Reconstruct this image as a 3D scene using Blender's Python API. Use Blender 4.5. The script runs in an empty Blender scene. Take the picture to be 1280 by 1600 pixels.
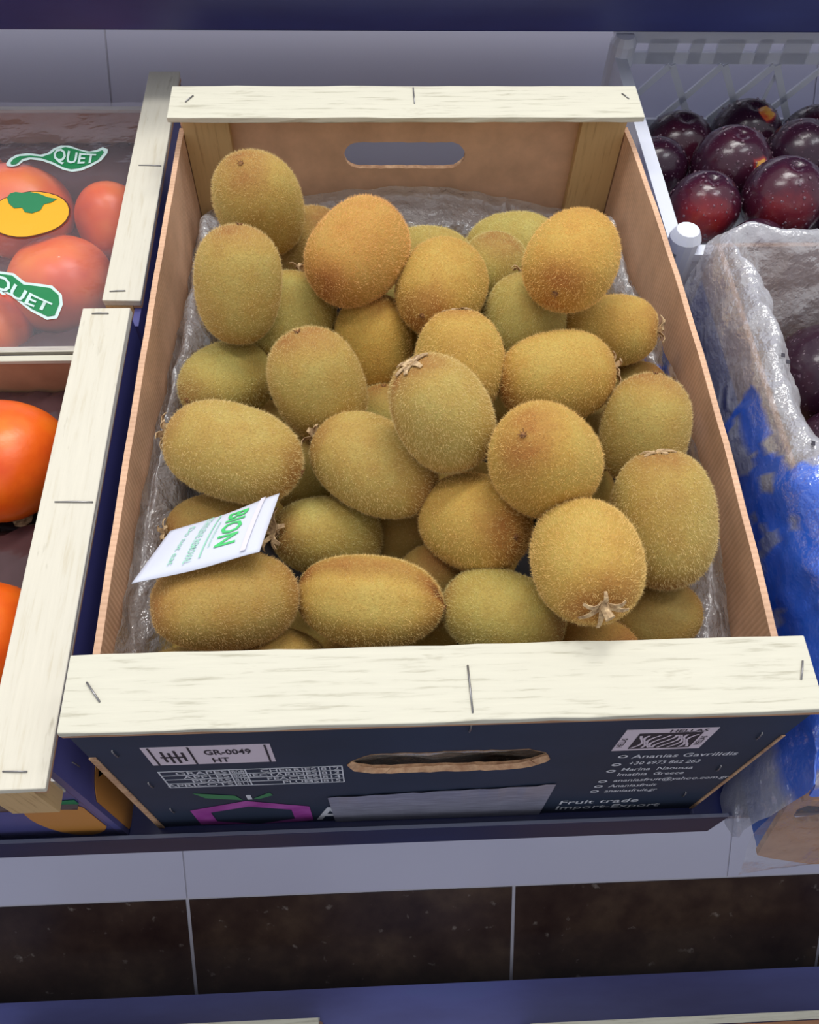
import bpy, bmesh, math, random
import numpy as np
from mathutils import Matrix, Vector, Quaternion, noise

# ------------------------------------------------------------------ camera, world, lights
scene = bpy.context.scene
col = scene.collection
TILT = math.radians(42)                       # the shelf boards lean towards the shopper
TF = Matrix.Rotation(TILT, 4, 'X')

cam_d = bpy.data.cameras.new('camera')
cam_d.sensor_fit = 'HORIZONTAL'
cam_d.sensor_width = 36.0
cam_d.lens = 1344.1 / 1280 * 36.0
cam_d.clip_start = 0.01
cam = bpy.data.objects.new('camera', cam_d)
col.objects.link(cam)
R_, U_, F_ = Vector((.9988, -.0410, .0262)), Vector((.0209, .8482, .5292)), Vector((.0439, .5281, -.8481))
CM = Matrix(((R_.x, U_.x, -F_.x, -.0311), (R_.y, U_.y, -F_.y, -.1173), (R_.z, U_.z, -F_.z, .3583), (0, 0, 0, 1)))
cam.matrix_world = TF @ CM
scene.camera = cam

world = bpy.data.worlds.new('shop_air')
scene.world = world
world.use_nodes = True
bg = world.node_tree.nodes['Background']
bg.inputs[0].default_value = (.90, .93, 1.0, 1)
bg.inputs[1].default_value = .56

def area(name, loc, target, sx, sy, power, color):
    d = bpy.data.lights.new(name, 'AREA')
    d.shape = 'RECTANGLE'; d.size = sx; d.size_y = sy; d.energy = power; d.color = color
    o = bpy.data.objects.new(name, d); col.objects.link(o)
    o.location = loc
    o.rotation_euler = (Vector(target) - Vector(loc)).to_track_quat('-Z', 'Y').to_euler()
    return o
area('ceiling_panel_light', (.25, -.35, 1.75), (.05, .1, 0), .9, .30, 11.0, (1, .98, .95))
area('ceiling_panel_light', (-.7, -1.1, 1.75), (0, .1, 0), .9, .30, 8.6, (1, .98, .96))
area('ceiling_panel_light', (.9, -1.2, 1.75), (0, .1, 0), .9, .30, 6.6, (.95, .97, 1))

vs = scene.view_settings
vs.view_transform = 'Standard'; vs.look = 'None'; vs.gamma = 1.0; vs.use_curve_mapping = False
vs.exposure = 0.42

# ------------------------------------------------------------------ materials
def new_mat(name):
    m = bpy.data.materials.new(name); m.use_nodes = True
    nt = m.node_tree
    return m, nt, nt.nodes['Principled BSDF']
def N(nt, t, **kw):
    n = nt.nodes.new(t)
    for k, v in kw.items(): setattr(n, k, v)
    return n
def rgb(c): return (c[0], c[1], c[2], 1)
def srgb(r, g, b):
    return tuple(((v/255+.055)/1.055)**2.4 if v > 10 else v/255/12.92 for v in (r, g, b))
def ramp(nt, fac, stops):
    r = N(nt, 'ShaderNodeValToRGB')
    e = r.color_ramp.elements
    while len(e) < len(stops): e.new(.5)
    for el, (p, c) in zip(e, stops): el.position = p; el.color = rgb(c)
    nt.links.new(fac, r.inputs[0]); return r.outputs[0]
def noise_t(nt, scale, detail=3, mapscale=None, rough=.55, coord='Object'):
    tc = N(nt, 'ShaderNodeTexCoord'); out = tc.outputs[coord]
    if mapscale:
        mp = N(nt, 'ShaderNodeMapping'); mp.inputs['Scale'].default_value = mapscale
        nt.links.new(out, mp.inputs[0]); out = mp.outputs[0]
    n = N(nt, 'ShaderNodeTexNoise'); n.inputs['Scale'].default_value = scale
    n.inputs['Detail'].default_value = detail; n.inputs['Roughness'].default_value = rough
    nt.links.new(out, n.inputs['Vector']); return n.outputs[0]
def bump(nt, b, h, strength, dist=.001):
    bn = N(nt, 'ShaderNodeBump'); bn.inputs['Strength'].default_value = strength; bn.inputs['Distance'].default_value = dist
    nt.links.new(h, bn.inputs['Height']); nt.links.new(bn.outputs[0], b.inputs['Normal'])
def plain(name, c, rough=.5, metal=0, spec=.5):
    m, nt, b = new_mat(name)
    b.inputs['Base Color'].default_value = rgb(c); b.inputs['Roughness'].default_value = rough
    b.inputs['Metallic'].default_value = metal; b.inputs['Specular IOR Level'].default_value = spec
    return m
def mottled(name, stops, scale, rough=.5, detail=4, mapscale=None, bs=0, bscale=None, spec=.5):
    m, nt, b = new_mat(name)
    n = noise_t(nt, scale, detail, mapscale)
    nt.links.new(ramp(nt, n, stops), b.inputs['Base Color'])
    b.inputs['Roughness'].default_value = rough; b.inputs['Specular IOR Level'].default_value = spec
    if bs: bump(nt, b, noise_t(nt, bscale or scale*3, 3, mapscale), bs)
    return m
def wood(name, base, dark, along):
    """pale poplar: fibres run along axis 0 (x) or 1 (y)"""
    sc = [60, 60, 60]; sc[along] = 4
    m, nt, b = new_mat(name)
    g = noise_t(nt, 6, 5, tuple(sc), .65)
    c1 = ramp(nt, g, [(.30, dark), (.45, base), (.75, tuple(min(1, v*1.06) for v in base))])
    sc2 = [40, 40, 40]; sc2[along] = 9
    s = noise_t(nt, 2.2, 4, tuple(sc2), .7)
    k = ramp(nt, s, [(.63, (1, 1, 1)), (.74, (.72, .70, .66))])
    mx = N(nt, 'ShaderNodeMix', data_type='RGBA', blend_type='MULTIPLY'); mx.inputs[0].default_value = 1
    nt.links.new(c1, mx.inputs[6]); nt.links.new(k, mx.inputs[7]); nt.links.new(mx.outputs[2], b.inputs['Base Color'])
    b.inputs['Roughness'].default_value = .62; b.inputs['Specular IOR Level'].default_value = .3
    bump(nt, b, g, .25, .0006)
    return m
def hardboard(name, c):
    """rough back of hardboard with its woven screen pattern"""
    m, nt, b = new_mat(name)
    tc = N(nt, 'ShaderNodeTexCoord')
    hs = []
    for ax in ('Y', 'Z'):
        w = N(nt, 'ShaderNodeTexWave', wave_type='BANDS', bands_direction=ax); w.inputs['Scale'].default_value = 95 if ax == 'Y' else 60
        w.inputs['Distortion'].default_value = .6; nt.links.new(tc.outputs['Object'], w.inputs[0]); hs.append(w.outputs[1])
    ad = N(nt, 'ShaderNodeMath', operation='MULTIPLY'); nt.links.new(hs[0], ad.inputs[0]); ad.inputs[1].default_value = 1
    n = noise_t(nt, 45, 5)
    cc = ramp(nt, n, [(.3, tuple(v*.82 for v in c)), (.7, tuple(v*1.08 for v in c))])
    k = ramp(nt, ad.outputs[0], [(0, (.90, .885, .87)), (.5, (1, 1, 1))])
    mx = N(nt, 'ShaderNodeMix', data_type='RGBA', blend_type='MULTIPLY'); mx.inputs[0].default_value = 1
    nt.links.new(cc, mx.inputs[6]); nt.links.new(k, mx.inputs[7]); nt.links.new(mx.outputs[2], b.inputs['Base Color'])
    b.inputs['Roughness'].default_value = .8; b.inputs['Specular IOR Level'].default_value = .2
    bump(nt, b, ad.outputs[0], .35, .0006)
    return m
def film(name, haze, gloss, tint=(1, 1, 1), scale=60, ink=None, hazec=(.92, .93, .97), cap=.4, crease=.0055):
    """clear crinkled plastic film"""
    m, nt, b = new_mat(name); nt.nodes.remove(b)
    out = nt.nodes['Material Output']
    tr = N(nt, 'ShaderNodeBsdfTransparent'); tr.inputs[0].default_value = rgb(tint)
    df = N(nt, 'ShaderNodeBsdfDiffuse'); df.inputs[0].default_value = rgb(hazec)
    tl = N(nt, 'ShaderNodeBsdfTranslucent'); tl.inputs[0].default_value = rgb(hazec)
    dm = N(nt, 'ShaderNodeMixShader'); dm.inputs[0].default_value = .4
    nt.links.new(df.outputs[0], dm.inputs[1]); nt.links.new(tl.outputs[0], dm.inputs[2])
    gl = N(nt, 'ShaderNodeBsdfGlossy'); gl.inputs['Roughness'].default_value = .11
    n1 = noise_t(nt, scale, 4, None, .6); n2 = noise_t(nt, scale*.35, 3)
    tc = N(nt, 'ShaderNodeTexCoord')
    vo = N(nt, 'ShaderNodeTexNoise', noise_type='RIDGED_MULTIFRACTAL'); vo.inputs['Scale'].default_value = scale*.7
    vo.inputs['Detail'].default_value = 3; vo.inputs['Roughness'].default_value = .5; vo.inputs['Distortion'].default_value = .6
    nt.links.new(tc.outputs['Object'], vo.inputs['Vector'])
    ad = N(nt, 'ShaderNodeMath', operation='ADD'); nt.links.new(n1, ad.inputs[0]); nt.links.new(n2, ad.inputs[1])
    vm = N(nt, 'ShaderNodeMath', operation='MULTIPLY'); nt.links.new(vo.outputs[0], vm.inputs[0]); vm.inputs[1].default_value = 1.0
    a2 = N(nt, 'ShaderNodeMath', operation='ADD'); nt.links.new(ad.outputs[0], a2.inputs[0]); nt.links.new(vm.outputs[0], a2.inputs[1])
    bn = N(nt, 'ShaderNodeBump'); bn.inputs['Strength'].default_value = .8; bn.inputs['Distance'].default_value = crease
    nt.links.new(a2.outputs[0], bn.inputs['Height'])
    for s in (gl, df): nt.links.new(bn.outputs[0], s.inputs['Normal'])
    # haze: thicker where the film is creased
    hz = N(nt, 'ShaderNodeMapRange'); hz.inputs['From Min'].default_value = .9; hz.inputs['From Max'].default_value = 1.9
    hz.inputs['To Min'].default_value = haze; hz.inputs['To Max'].default_value = min(1, haze*1.7+.10)
    nt.links.new(vo.outputs[0], hz.inputs[0])
    m1 = N(nt, 'ShaderNodeMixShader'); nt.links.new(hz.outputs[0], m1.inputs[0]); nt.links.new(tr.outputs[0], m1.inputs[1]); nt.links.new(dm.outputs[0], m1.inputs[2])
    last = m1
    if ink:
        at = N(nt, 'ShaderNodeAttribute', attribute_name='ink'); di = N(nt, 'ShaderNodeBsdfDiffuse'); di.inputs[0].default_value = rgb(ink)
        mi = N(nt, 'ShaderNodeMixShader'); nt.links.new(at.outputs['Fac'], mi.inputs[0]); nt.links.new(m1.outputs[0], mi.inputs[1]); nt.links.new(di.outputs[0], mi.inputs[2])
        last = mi
    lw = N(nt, 'ShaderNodeFresnel'); lw.inputs[0].default_value = 1.5
    nt.links.new(bn.outputs[0], lw.inputs['Normal'])
    gm = N(nt, 'ShaderNodeMath', operation='MULTIPLY_ADD', use_clamp=True); gm.inputs[1].default_value = gloss; gm.inputs[2].default_value = gloss*.02
    nt.links.new(lw.outputs[0], gm.inputs[0])
    mn = N(nt, 'ShaderNodeMath', operation='MINIMUM'); nt.links.new(gm.outputs[0], mn.inputs[0]); mn.inputs[1].default_value = cap
    m2 = N(nt, 'ShaderNodeMixShader'); nt.links.new(mn.outputs[0], m2.inputs[0]); nt.links.new(last.outputs[0], m2.inputs[1]); nt.links.new(gl.outputs[0], m2.inputs[2])
    nt.links.new(m2.outputs[0], out.inputs[0])
    return m

M = {}
M['wood_x'] = wood('pale_wood_across', srgb(210, 206, 187), srgb(178, 173, 152), 0)
M['wood_y'] = wood('pale_wood_lengthwise', srgb(215, 209, 191), srgb(206, 197, 174), 1)
M['wood_z'] = wood('pale_wood_upright', srgb(205, 172, 122), srgb(180, 146, 100), 2)
M['tan'] = hardboard('hardboard_tan', srgb(224, 182, 150))
M['tan_plain'] = mottled('cardboard_tan', [(.3, srgb(170, 128, 96)), (.7, srgb(196, 152, 118))], 30, .85, bs=.2)
M['raw'] = mottled('raw_board_edge', [(.3, srgb(168, 124, 92)), (.7, srgb(214, 174, 136))], 220, .9, bs=.6, bscale=500)
M['navy'] = mottled('navy_print', [(.35, srgb(42, 52, 70)), (.7, srgb(50, 60, 82))], 14, .6, spec=.25)
M['indigo'] = mottled('indigo_print', [(.35, srgb(76, 76, 132)), (.7, srgb(90, 90, 148))], 12, .35)
M['blue'] = mottled('blue_carton', [(.35, srgb(20, 78, 170)), (.7, srgb(30, 110, 214))], 18, .3)
M['shelf'] = mottled('painted_navy_steel', [(.3, srgb(34, 38, 84)), (.75, srgb(46, 54, 108))], 6, .3, mapscale=(1, 4, 4))
M['shelf_edge'] = plain('worn_steel_edge', srgb(92, 96, 116), .4)
M['staple'] = plain('staple_wire', srgb(150, 148, 148), .38, .9)
M['white_ink'] = plain('white_ink', srgb(212, 214, 222), .6)
M['pink_label'] = plain('pale_label', srgb(216, 202, 214), .6)
M['dark_ink'] = plain('dark_ink', srgb(40, 36, 48), .6)
M['purple'] = mottled('purple_ink', [(.35, srgb(148, 44, 140)), (.65, srgb(178, 84, 172))], 60, .5)
M['green'] = plain('green_ink', srgb(44, 130, 84), .5)
M['green_leaf'] = plain('leaf_green_ink', srgb(22, 128, 72), .45)
M['green_b'] = plain('bright_green_ink', srgb(72, 198, 108), .5)
M['green_pale'] = plain('pale_green_ink', srgb(150, 206, 178), .5)
M['amber'] = plain('amber_ink', srgb(252, 178, 44), .45)
M['outline'] = plain('brown_outline_ink', srgb(92, 48, 36), .5)
M['mint'] = plain('pale_mint_ink', srgb(206, 228, 222), .45)
M['paper'] = plain('white_paper', srgb(208, 211, 224), .7)
M['paper_grey'] = plain('grey_paper_band', srgb(216, 212, 222), .7)
M['orange_ink'] = plain('orange_ink', srgb(200, 136, 62), .5)
M['tray'] = mottled('dark_plastic_tray', [(.3, srgb(66, 44, 44)), (.7, srgb(86, 62, 64))], 20, .12, bs=.4, bscale=40)
M['grout'] = plain('grout', srgb(196, 194, 206), .8)
M['tile'] = mottled('glazed_light_tile', [(.3, srgb(198, 198, 220)), (.7, srgb(206, 206, 226))], 2, .16)
M['floor'] = plain('floor_tile', srgb(112, 112, 120), .5)
M['rail'] = mottled('painted_navy_rail', [(.3, srgb(26, 32, 62)), (.75, srgb(34, 42, 78))], 6, .5, mapscale=(1, 4, 4), spec=.3)
M['shelf_low'] = mottled('scratched_blue_steel', [(.3, srgb(74, 76, 142)), (.6, srgb(88, 94, 166)), (.8, srgb(80, 106, 164))], 5, .35, mapscale=(1, 4, 4))
M['gap_shade'] = plain('gap_shade_board', srgb(48, 44, 48), .6)  # crate bottom coloured dark to stand in for shade between the kiwis
def stone():
    m, nt, b = new_mat('dark_brown_stone')
    c = ramp(nt, noise_t(nt, 9, 6, None, .65), [(.32, srgb(40, 24, 24)), (.5, srgb(62, 46, 40)), (.72, srgb(92, 74, 60))])
    k = ramp(nt, noise_t(nt, 55, 3), [(.66, (0, 0, 0)), (.78, (.22, .20, .18))])
    mx = N(nt, 'ShaderNodeMix', data_type='RGBA', blend_type='ADD'); mx.inputs[0].default_value = 1
    nt.links.new(c, mx.inputs[6]); nt.links.new(k, mx.inputs[7]); nt.links.new(mx.outputs[2], b.inputs['Base Color'])
    b.inputs['Roughness'].default_value = .35
    return m
M['stone'] = stone()
M['bag'] = film('clear_bag_film', .40, 2.0, (.97, .97, .98), 80, srgb(20, 96, 220), cap=.5, crease=.007)
M['bag2'] = film('clear_carton_bag_film', .50, 1.4, (.95, .95, .98), 60, srgb(24, 100, 224), cap=.3, crease=.006)
M['flap'] = film('thin_clear_film', .14, 1.2, (.97, .96, .97), 60, cap=.3)
M['wrap'] = film('tray_wrap_film', .14, .7, (.97, .95, .98), 26, hazec=(.9, .85, .92), cap=.25, crease=.003)
def tape():
    m, nt, b = new_mat('silver_tape')
    c = ramp(nt, noise_t(nt, 10, 5, (6, 1, 40)), [(.3, srgb(128, 128, 146)), (.7, srgb(164, 164, 182))])
    nt.links.new(c, b.inputs['Base Color']); b.inputs['Roughness'].default_value = .35; b.inputs['Alpha'].default_value = .93
    return m
M['tape'] = tape()
def milky():
    m, nt, b = new_mat('milky_white_plastic')
    b.inputs['Base Color'].default_value = rgb(srgb(226, 229, 240)); b.inputs['Roughness'].default_value = .28
    b.inputs['Subsurface Weight'].default_value = .3; b.inputs['Subsurface Radius'].default_value = (.004, .004, .005)
    b.inputs['Alpha'].default_value = .97
    return m
M['milky'] = milky()
def kiwi_skin():
    m, nt, b = new_mat('kiwi_skin')
    at = N(nt, 'ShaderNodeAttribute', attribute_name='tint')
    n = noise_t(nt, 70, 5, None, .65); n2 = noise_t(nt, 900, 2)
    ad = N(nt, 'ShaderNodeMath', operation='MULTIPLY_ADD'); nt.links.new(n, ad.inputs[0]); ad.inputs[1].default_value = .55; nt.links.new(at.outputs['Fac'], ad.inputs[2])
    c = ramp(nt, ad.outputs[0], [(.18, srgb(187, 174, 101)), (.48, srgb(182, 151, 79)), (.85, srgb(158, 108, 56)), (1, srgb(116, 72, 38))])
    k = ramp(nt, n2, [(.3, (.78, .76, .72)), (.7, (1.0, 1.0, 1.0))])
    oi = N(nt, 'ShaderNodeObjectInfo')
    mx = N(nt, 'ShaderNodeMix', data_type='RGBA', blend_type='MULTIPLY'); mx.inputs[0].default_value = 1
    nt.links.new(c, mx.inputs[6]); nt.links.new(k, mx.inputs[7])
    m2 = N(nt, 'ShaderNodeMix', data_type='RGBA', blend_type='MULTIPLY'); m2.inputs[0].default_value = 1
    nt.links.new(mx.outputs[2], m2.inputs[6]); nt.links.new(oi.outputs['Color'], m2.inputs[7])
    nt.links.new(m2.outputs[2], b.inputs['Base Color'])
    b.inputs['Roughness'].default_value = .75; b.inputs['Specular IOR Level'].default_value = .25
    b.inputs['Sheen Weight'].default_value = .25; b.inputs['Sheen Tint'].default_value = rgb(srgb(225, 190, 110)); b.inputs['Sheen Roughness'].default_value = .5
    bump(nt, b, n2, .5, .0006)
    return m
M['kiwi'] = kiwi_skin()
def fuzz_mat():
    m, nt, b = new_mat('kiwi_fuzz'); nt.nodes.remove(b)
    d = N(nt, 'ShaderNodeBsdfDiffuse'); t = N(nt, 'ShaderNodeBsdfTranslucent'); mm = N(nt, 'ShaderNodeMixShader'); mm.inputs[0].default_value = .35
    oi = N(nt, 'ShaderNodeObjectInfo')
    for s in (d, t):
        mx = N(nt, 'ShaderNodeMix', data_type='RGBA', blend_type='MULTIPLY'); mx.inputs[0].default_value = 1
        mx.inputs[6].default_value = rgb(srgb(244, 220, 158)); nt.links.new(oi.outputs['Color'], mx.inputs[7]); nt.links.new(mx.outputs[2], s.inputs[0])
    nt.links.new(d.outputs[0], mm.inputs[1]); nt.links.new(t.outputs[0], mm.inputs[2])
    nt.links.new(mm.outputs[0], nt.nodes['Material Output'].inputs[0])
    return m
M['fuzz'] = fuzz_mat()
M['calyx'] = mottled('dry_calyx', [(.3, srgb(128, 96, 66)), (.7, srgb(222, 192, 146))], 400, .85)
M['tip'] = mottled('dry_tip', [(.3, srgb(92, 56, 32)), (.7, srgb(160, 112, 62))], 500, .85)
def plum_mat():
    m, nt, b = new_mat('plum_skin')
    oi = N(nt, 'ShaderNodeObjectInfo')
    n = noise_t(nt, 34, 4, None, .6)
    at = N(nt, 'ShaderNodeAttribute', attribute_name='tint')
    ad = N(nt, 'ShaderNodeMath', operation='MULTIPLY_ADD'); nt.links.new(n, ad.inputs[0]); ad.inputs[1].default_value = .5; nt.links.new(at.outputs['Fac'], ad.inputs[2])
    c = ramp(nt, ad.outputs[0], [(.15, srgb(46, 20, 38)), (.5, srgb(74, 22, 40)), (.75, srgb(132, 34, 40)), (.93, srgb(176, 72, 44)), (1, srgb(206, 150, 60))])
    sp = ramp(nt, noise_t(nt, 420, 2), [(.64, (0, 0, 0)), (.72, (.10, .07, .09))])
    mx = N(nt, 'ShaderNodeMix', data_type='RGBA', blend_type='ADD'); mx.inputs[0].default_value = 1
    nt.links.new(c, mx.inputs[6]); nt.links.new(sp, mx.inputs[7]); nt.links.new(mx.outputs[2], b.inputs['Base Color'])
    b.inputs['Roughness'].default_value = .22
    bump(nt, b, noise_t(nt, 160, 3), .25, .001)
    return m
M['plum'] = plum_mat()
def water():
    m, nt, b = new_mat('water_drop')
    b.inputs['Base Color'].default_value = rgb(srgb(150, 120, 134)); b.inputs['Roughness'].default_value = .05; b.inputs['Alpha'].default_value = .45
    b.inputs['Specular IOR Level'].default_value = 1
    return m
M['water'] = water()
def persimmon_mat():
    m, nt, b = new_mat('persimmon_skin')
    n = noise_t(nt, 22, 4)
    nt.links.new(ramp(nt, n, [(.3, srgb(228, 78, 18)), (.5, srgb(246, 104, 22)), (.75, srgb(252, 136, 30))]), b.inputs['Base Color'])
    b.inputs['Roughness'].default_value = .34
    bump(nt, b, noise_t(nt, 260, 2), .12, .001)
    return m
M['persimmon'] = persimmon_mat()

# ------------------------------------------------------------------ helpers
BASES = {}
def put(o, parent=None, base=None, tilt=True):
    col.objects.link(o)
    if parent is not None: o.parent = parent
def tag(o, label, cat, group=None, kind=None):
    if label: o['label'] = label
    if cat: o['category'] = cat
    if group: o['group'] = group
    if kind: o['kind'] = kind
    return o
def thing(name, label, cat, base, group=None, tilt=True, kind=None):
    """an Empty at the base of a thing; coordinates of its parts are given in the shelf's own frame"""
    o = bpy.data.objects.new(name, None); o.empty_display_size = .02
    col.objects.link(o)
    o.matrix_world = (TF if tilt else Matrix()) @ Matrix.Translation(base)
    BASES[o.name] = Vector(base)
    return tag(o, label, cat, group, kind)
def obj(name, bm, mats, parent=None, base=None, tilt=True, smooth=False, bev=0):
    """one mesh object; as a child its vertices are moved into the parent's frame"""
    me = bpy.data.meshes.new(name)
    if base is None:
        b = BASES[parent.name] if parent is not None else Vector((0, 0, 0))
    else: b = Vector(base)
    if b.length: bmesh.ops.translate(bm, verts=bm.verts, vec=-b)
    bm.normal_update()
    bm.to_mesh(me); bm.free()
    for m in (mats if isinstance(mats, (list, tuple)) else [mats]): me.materials.append(M[m])
    if smooth:
        for p in me.polygons: p.use_smooth = True
    o = bpy.data.objects.new(name, me); col.objects.link(o)
    if parent is not None: o.parent = parent; BASES[o.name] = b
    else:
        o.matrix_world = (TF if tilt else Matrix()) @ Matrix.Translation(b); BASES[o.name] = b
    if bev:
        md = o.modifiers.new('bevel', 'BEVEL'); md.width = bev; md.segments = 2; md.limit_method = 'ANGLE'
    return o
def bx(x0, x1, y0, y1, z0, z1, bm=None, mi=0, jit=0, rnd=random):
    bm = bm or bmesh.new()
    v = [bm.verts.new((x + rnd.uniform(-jit, jit), y + rnd.uniform(-jit, jit), z + rnd.uniform(-jit, jit)))
         for x in (x0, x1) for y in (y0, y1) for z in (z0, z1)]
    for f in ((0, 1, 3, 2), (4, 6, 7, 5), (0, 4, 5, 1), (2, 3, 7, 6), (0, 2, 6, 4), (1, 5, 7, 3)):
        fc = bm.faces.new([v[i] for i in f]); fc.material_index = mi
    return bm
def tube(pts, r, bm=None, seg=6, taper=None):
    bm = bm or bmesh.new(); pts = [Vector(p) for p in pts]; rings = []
    for i, p in enumerate(pts):
        d = (pts[min(i+1, len(pts)-1)] - pts[max(i-1, 0)]).normalized()
        a = d.orthogonal().normalized(); b = d.cross(a)
        if i and rings:
            a0 = (rings[-1][0].co - pts[i-1]); a = (a0 - d*a0.dot(d)).normalized(); b = d.cross(a)
        rr = r if not taper else r*taper[i]
        rings.append([bm.verts.new(p + (a*math.cos(2*math.pi*k/seg) + b*math.sin(2*math.pi*k/seg))*rr) for k in range(seg)])
    for i in range(len(rings)-1):
        for k in range(seg): bm.faces.new((rings[i][k], rings[i][(k+1) % seg], rings[i+1][(k+1) % seg], rings[i+1][k]))
    bm.faces.new(list(reversed(rings[0]))); bm.faces.new(rings[-1])
    return bm
def staple(a, b, parent, up=(0, 0, 1), r=.00045):
    a, b, u = Vector(a), Vector(b), Vector(up)
    o = obj('staple', tube([a - u*.0015, a + u*.0004, a*.5 + b*.5 + u*.0007, b + u*.0004, b - u*.0015], r, seg=5), 'staple', parent, smooth=True)
    return o
def plate(outer, inner, y0, y1, front, side, jit=0, rnd=random):
    """upright board in the x-z plane with a hole; front face (towards -y) gets material 0"""
    bm = bmesh.new(); edges = []
    for loop in [outer] + ([inner] if inner else []):
        vs_ = [bm.verts.new((x, y0, z)) for x, z in loop]
        edges += [bm.edges.new((vs_[i], vs_[(i+1) % len(vs_)])) for i in range(len(vs_))]
    fs = bmesh.ops.triangle_fill(bm, use_beauty=True, edges=edges)['geom']
    fs = [f for f in fs if isinstance(f, bmesh.types.BMFace)]
    ex = bmesh.ops.extrude_face_region(bm, geom=fs)['geom']
    bmesh.ops.translate(bm, verts=[v for v in ex if isinstance(v, bmesh.types.BMVert)], vec=(0, y1-y0, 0))
    bmesh.ops.recalc_face_normals(bm, faces=bm.faces)
    bm.normal_update()
    for f in bm.faces: f.material_index = 0 if f.normal.y < -.7 else 1
    return bm
def stadium(cx, cz, w, h, n=10, jit=0, rnd=random):
    r = h/2; p = []
    for s, a0 in ((1, -90), (-1, 90)):
        for k in range(n+1):
            a = math.radians(a0 + 180*k/n); p.append((cx + s*(w/2 - r) + r*math.cos(a), cz + r*math.sin(a)))
    q = []
    for i in range(len(p)):                      # extra points on the straight runs
        q.append(p[i]); a, b = p[i], p[(i+1) % len(p)]
        L = math.hypot(b[0]-a[0], b[1]-a[1]); m = int(L/.004)
        for k in range(1, m): q.append((a[0]+(b[0]-a[0])*k/m, a[1]+(b[1]-a[1])*k/m))
    return [(x + rnd.uniform(-jit, jit), z + rnd.uniform(-jit, jit)) for x, z in q]
FONTC = {}
def text(name, body, size, M4, mat, parent, bold=0, sx=1.0, align='LEFT', width=None):
    """flat lettering as a mesh; M4 maps the text's own x-y plane into the shelf's frame"""
    cu = bpy.data.curves.new(name, 'FONT'); cu.body = body; cu.size = size; cu.align_x = align; cu.offset = bold; cu.resolution_u = 2
    t = bpy.data.objects.new(name, cu)
    me = bpy.data.meshes.new_from_object(t)
    bpy.data.objects.remove(t); bpy.data.curves.remove(cu)
    if width:
        xs = [v.co.x for v in me.vertices]
        if xs: sx = width/(max(xs)-min(xs))
    b = BASES[parent.name]
    me.transform(Matrix.Translation(-b) @ M4 @ Matrix.Diagonal((sx, 1, 1, 1)))
    me.name = name; me.materials.clear(); me.materials.append(M[mat])
    o = bpy.data.objects.new(name, me); col.objects.link(o); o.parent = parent; BASES[o.name] = b
    return o
def poly(pts, thick, bm=None, mi=0):
    """flat polygon given by 3-D points, thickened along its normal"""
    bm = bm or bmesh.new(); vs_ = [bm.verts.new(p) for p in pts]
    f = bm.faces.new(vs_); f.material_index = mi; f.normal_update(); n = f.normal.copy()
    ex = bmesh.ops.extrude_face_region(bm, geom=[f])['geom']
    bmesh.ops.translate(bm, verts=[v for v in ex if isinstance(v, bmesh.types.BMVert)], vec=n*thick)
    bmesh.ops.recalc_face_normals(bm, faces=bm.faces)
    return bm
def interp(tab, t):
    xs = [a for a, _ in tab]
    return np.interp(t, xs, [b for _, b in tab])

# ------------------------------------------------------------------ the setting
WY = .58
wall = obj('wall_back', bx(-1.7, 1.7, WY+.0014, WY+.08, -1.15, 1.9), 'grout', tilt=False); wall['kind'] = 'structure'
ZB = -.568                                   # light tiles above, dark stone below
def tile(x0, x1, z0, z1, mat, g):
    o = obj('tile', bx(x0+g, x1-g, WY, WY+.0012, z0+g, z1-g), mat, wall)
for r in range(-0, 5):
    for c in range(-2, 3):
        x0 = .4127 + .683*(c-1)
        tile(x0, x0+.683, ZB+.4*r, ZB+.4*(r+1), 'tile', .0009)
for c in range(-4, 5):
    x0 = -.2703 + .409*c
    tile(x0, x0+.409, ZB-.58, ZB, 'stone', .0022)
fl = obj('floor', bx(-1.7, 1.7, -2.2, WY+.08, -1.2, -1.15), 'floor', tilt=False); fl['kind'] = 'structure'

def shelf(label, y0, y1, z, x0, x1, rail_z0, rail_z1):
    t = thing('display_shelf', label, 'shelf', (0, y0, z-.008))
    obj('shelf_board', bx(x0-.3 if x0 > -1 else x0, 1.3, y0, y1, z-.008, z-.0005), 'shelf', t)
    r = obj('front_rail', bx(x0, x1, y0-.0045, y0-.0022, rail_z0, rail_z1-.001), 'rail', t, bev=.0005)
    obj('worn_edge', bx(x0, x1, y0-.0043, y0-.0024, rail_z1-.0012, rail_z1+.0003), 'shelf_edge', r)
    return t
shelf('navy shelf board tilted towards the front, carrying the kiwi crate', -.004, .594, -.1865, -1.3, .178, -.208, -.1680)
t = thing('display_shelf', 'navy steel beam of the upper shelf along the top edge', 'shelf', (0, .5183, .0078))
obj('front_rail', bx(-1.3, 1.3, .5183, .5243, .0078, .085), 'shelf', t, bev=.001)
obj('shelf_board', bx(-1.3, 1.3, .5248, .705, .030, .038), 'shelf', t)  # unseen board shading the wall, depth shaped for the light let past
t = thing('display_shelf', 'blue scratched lower shelf at the bottom of the picture', 'shelf', (0, -.45, -.8716))
obj('shelf_board', bx(-1.3, 1.3, -.55, -.051, -.8716, -.8636), 'shelf_low', t)
obj('front_rail', bx(-1.3, 1.3, -.556, -.5505, -.89, -.84), 'shelf', t)

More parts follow.
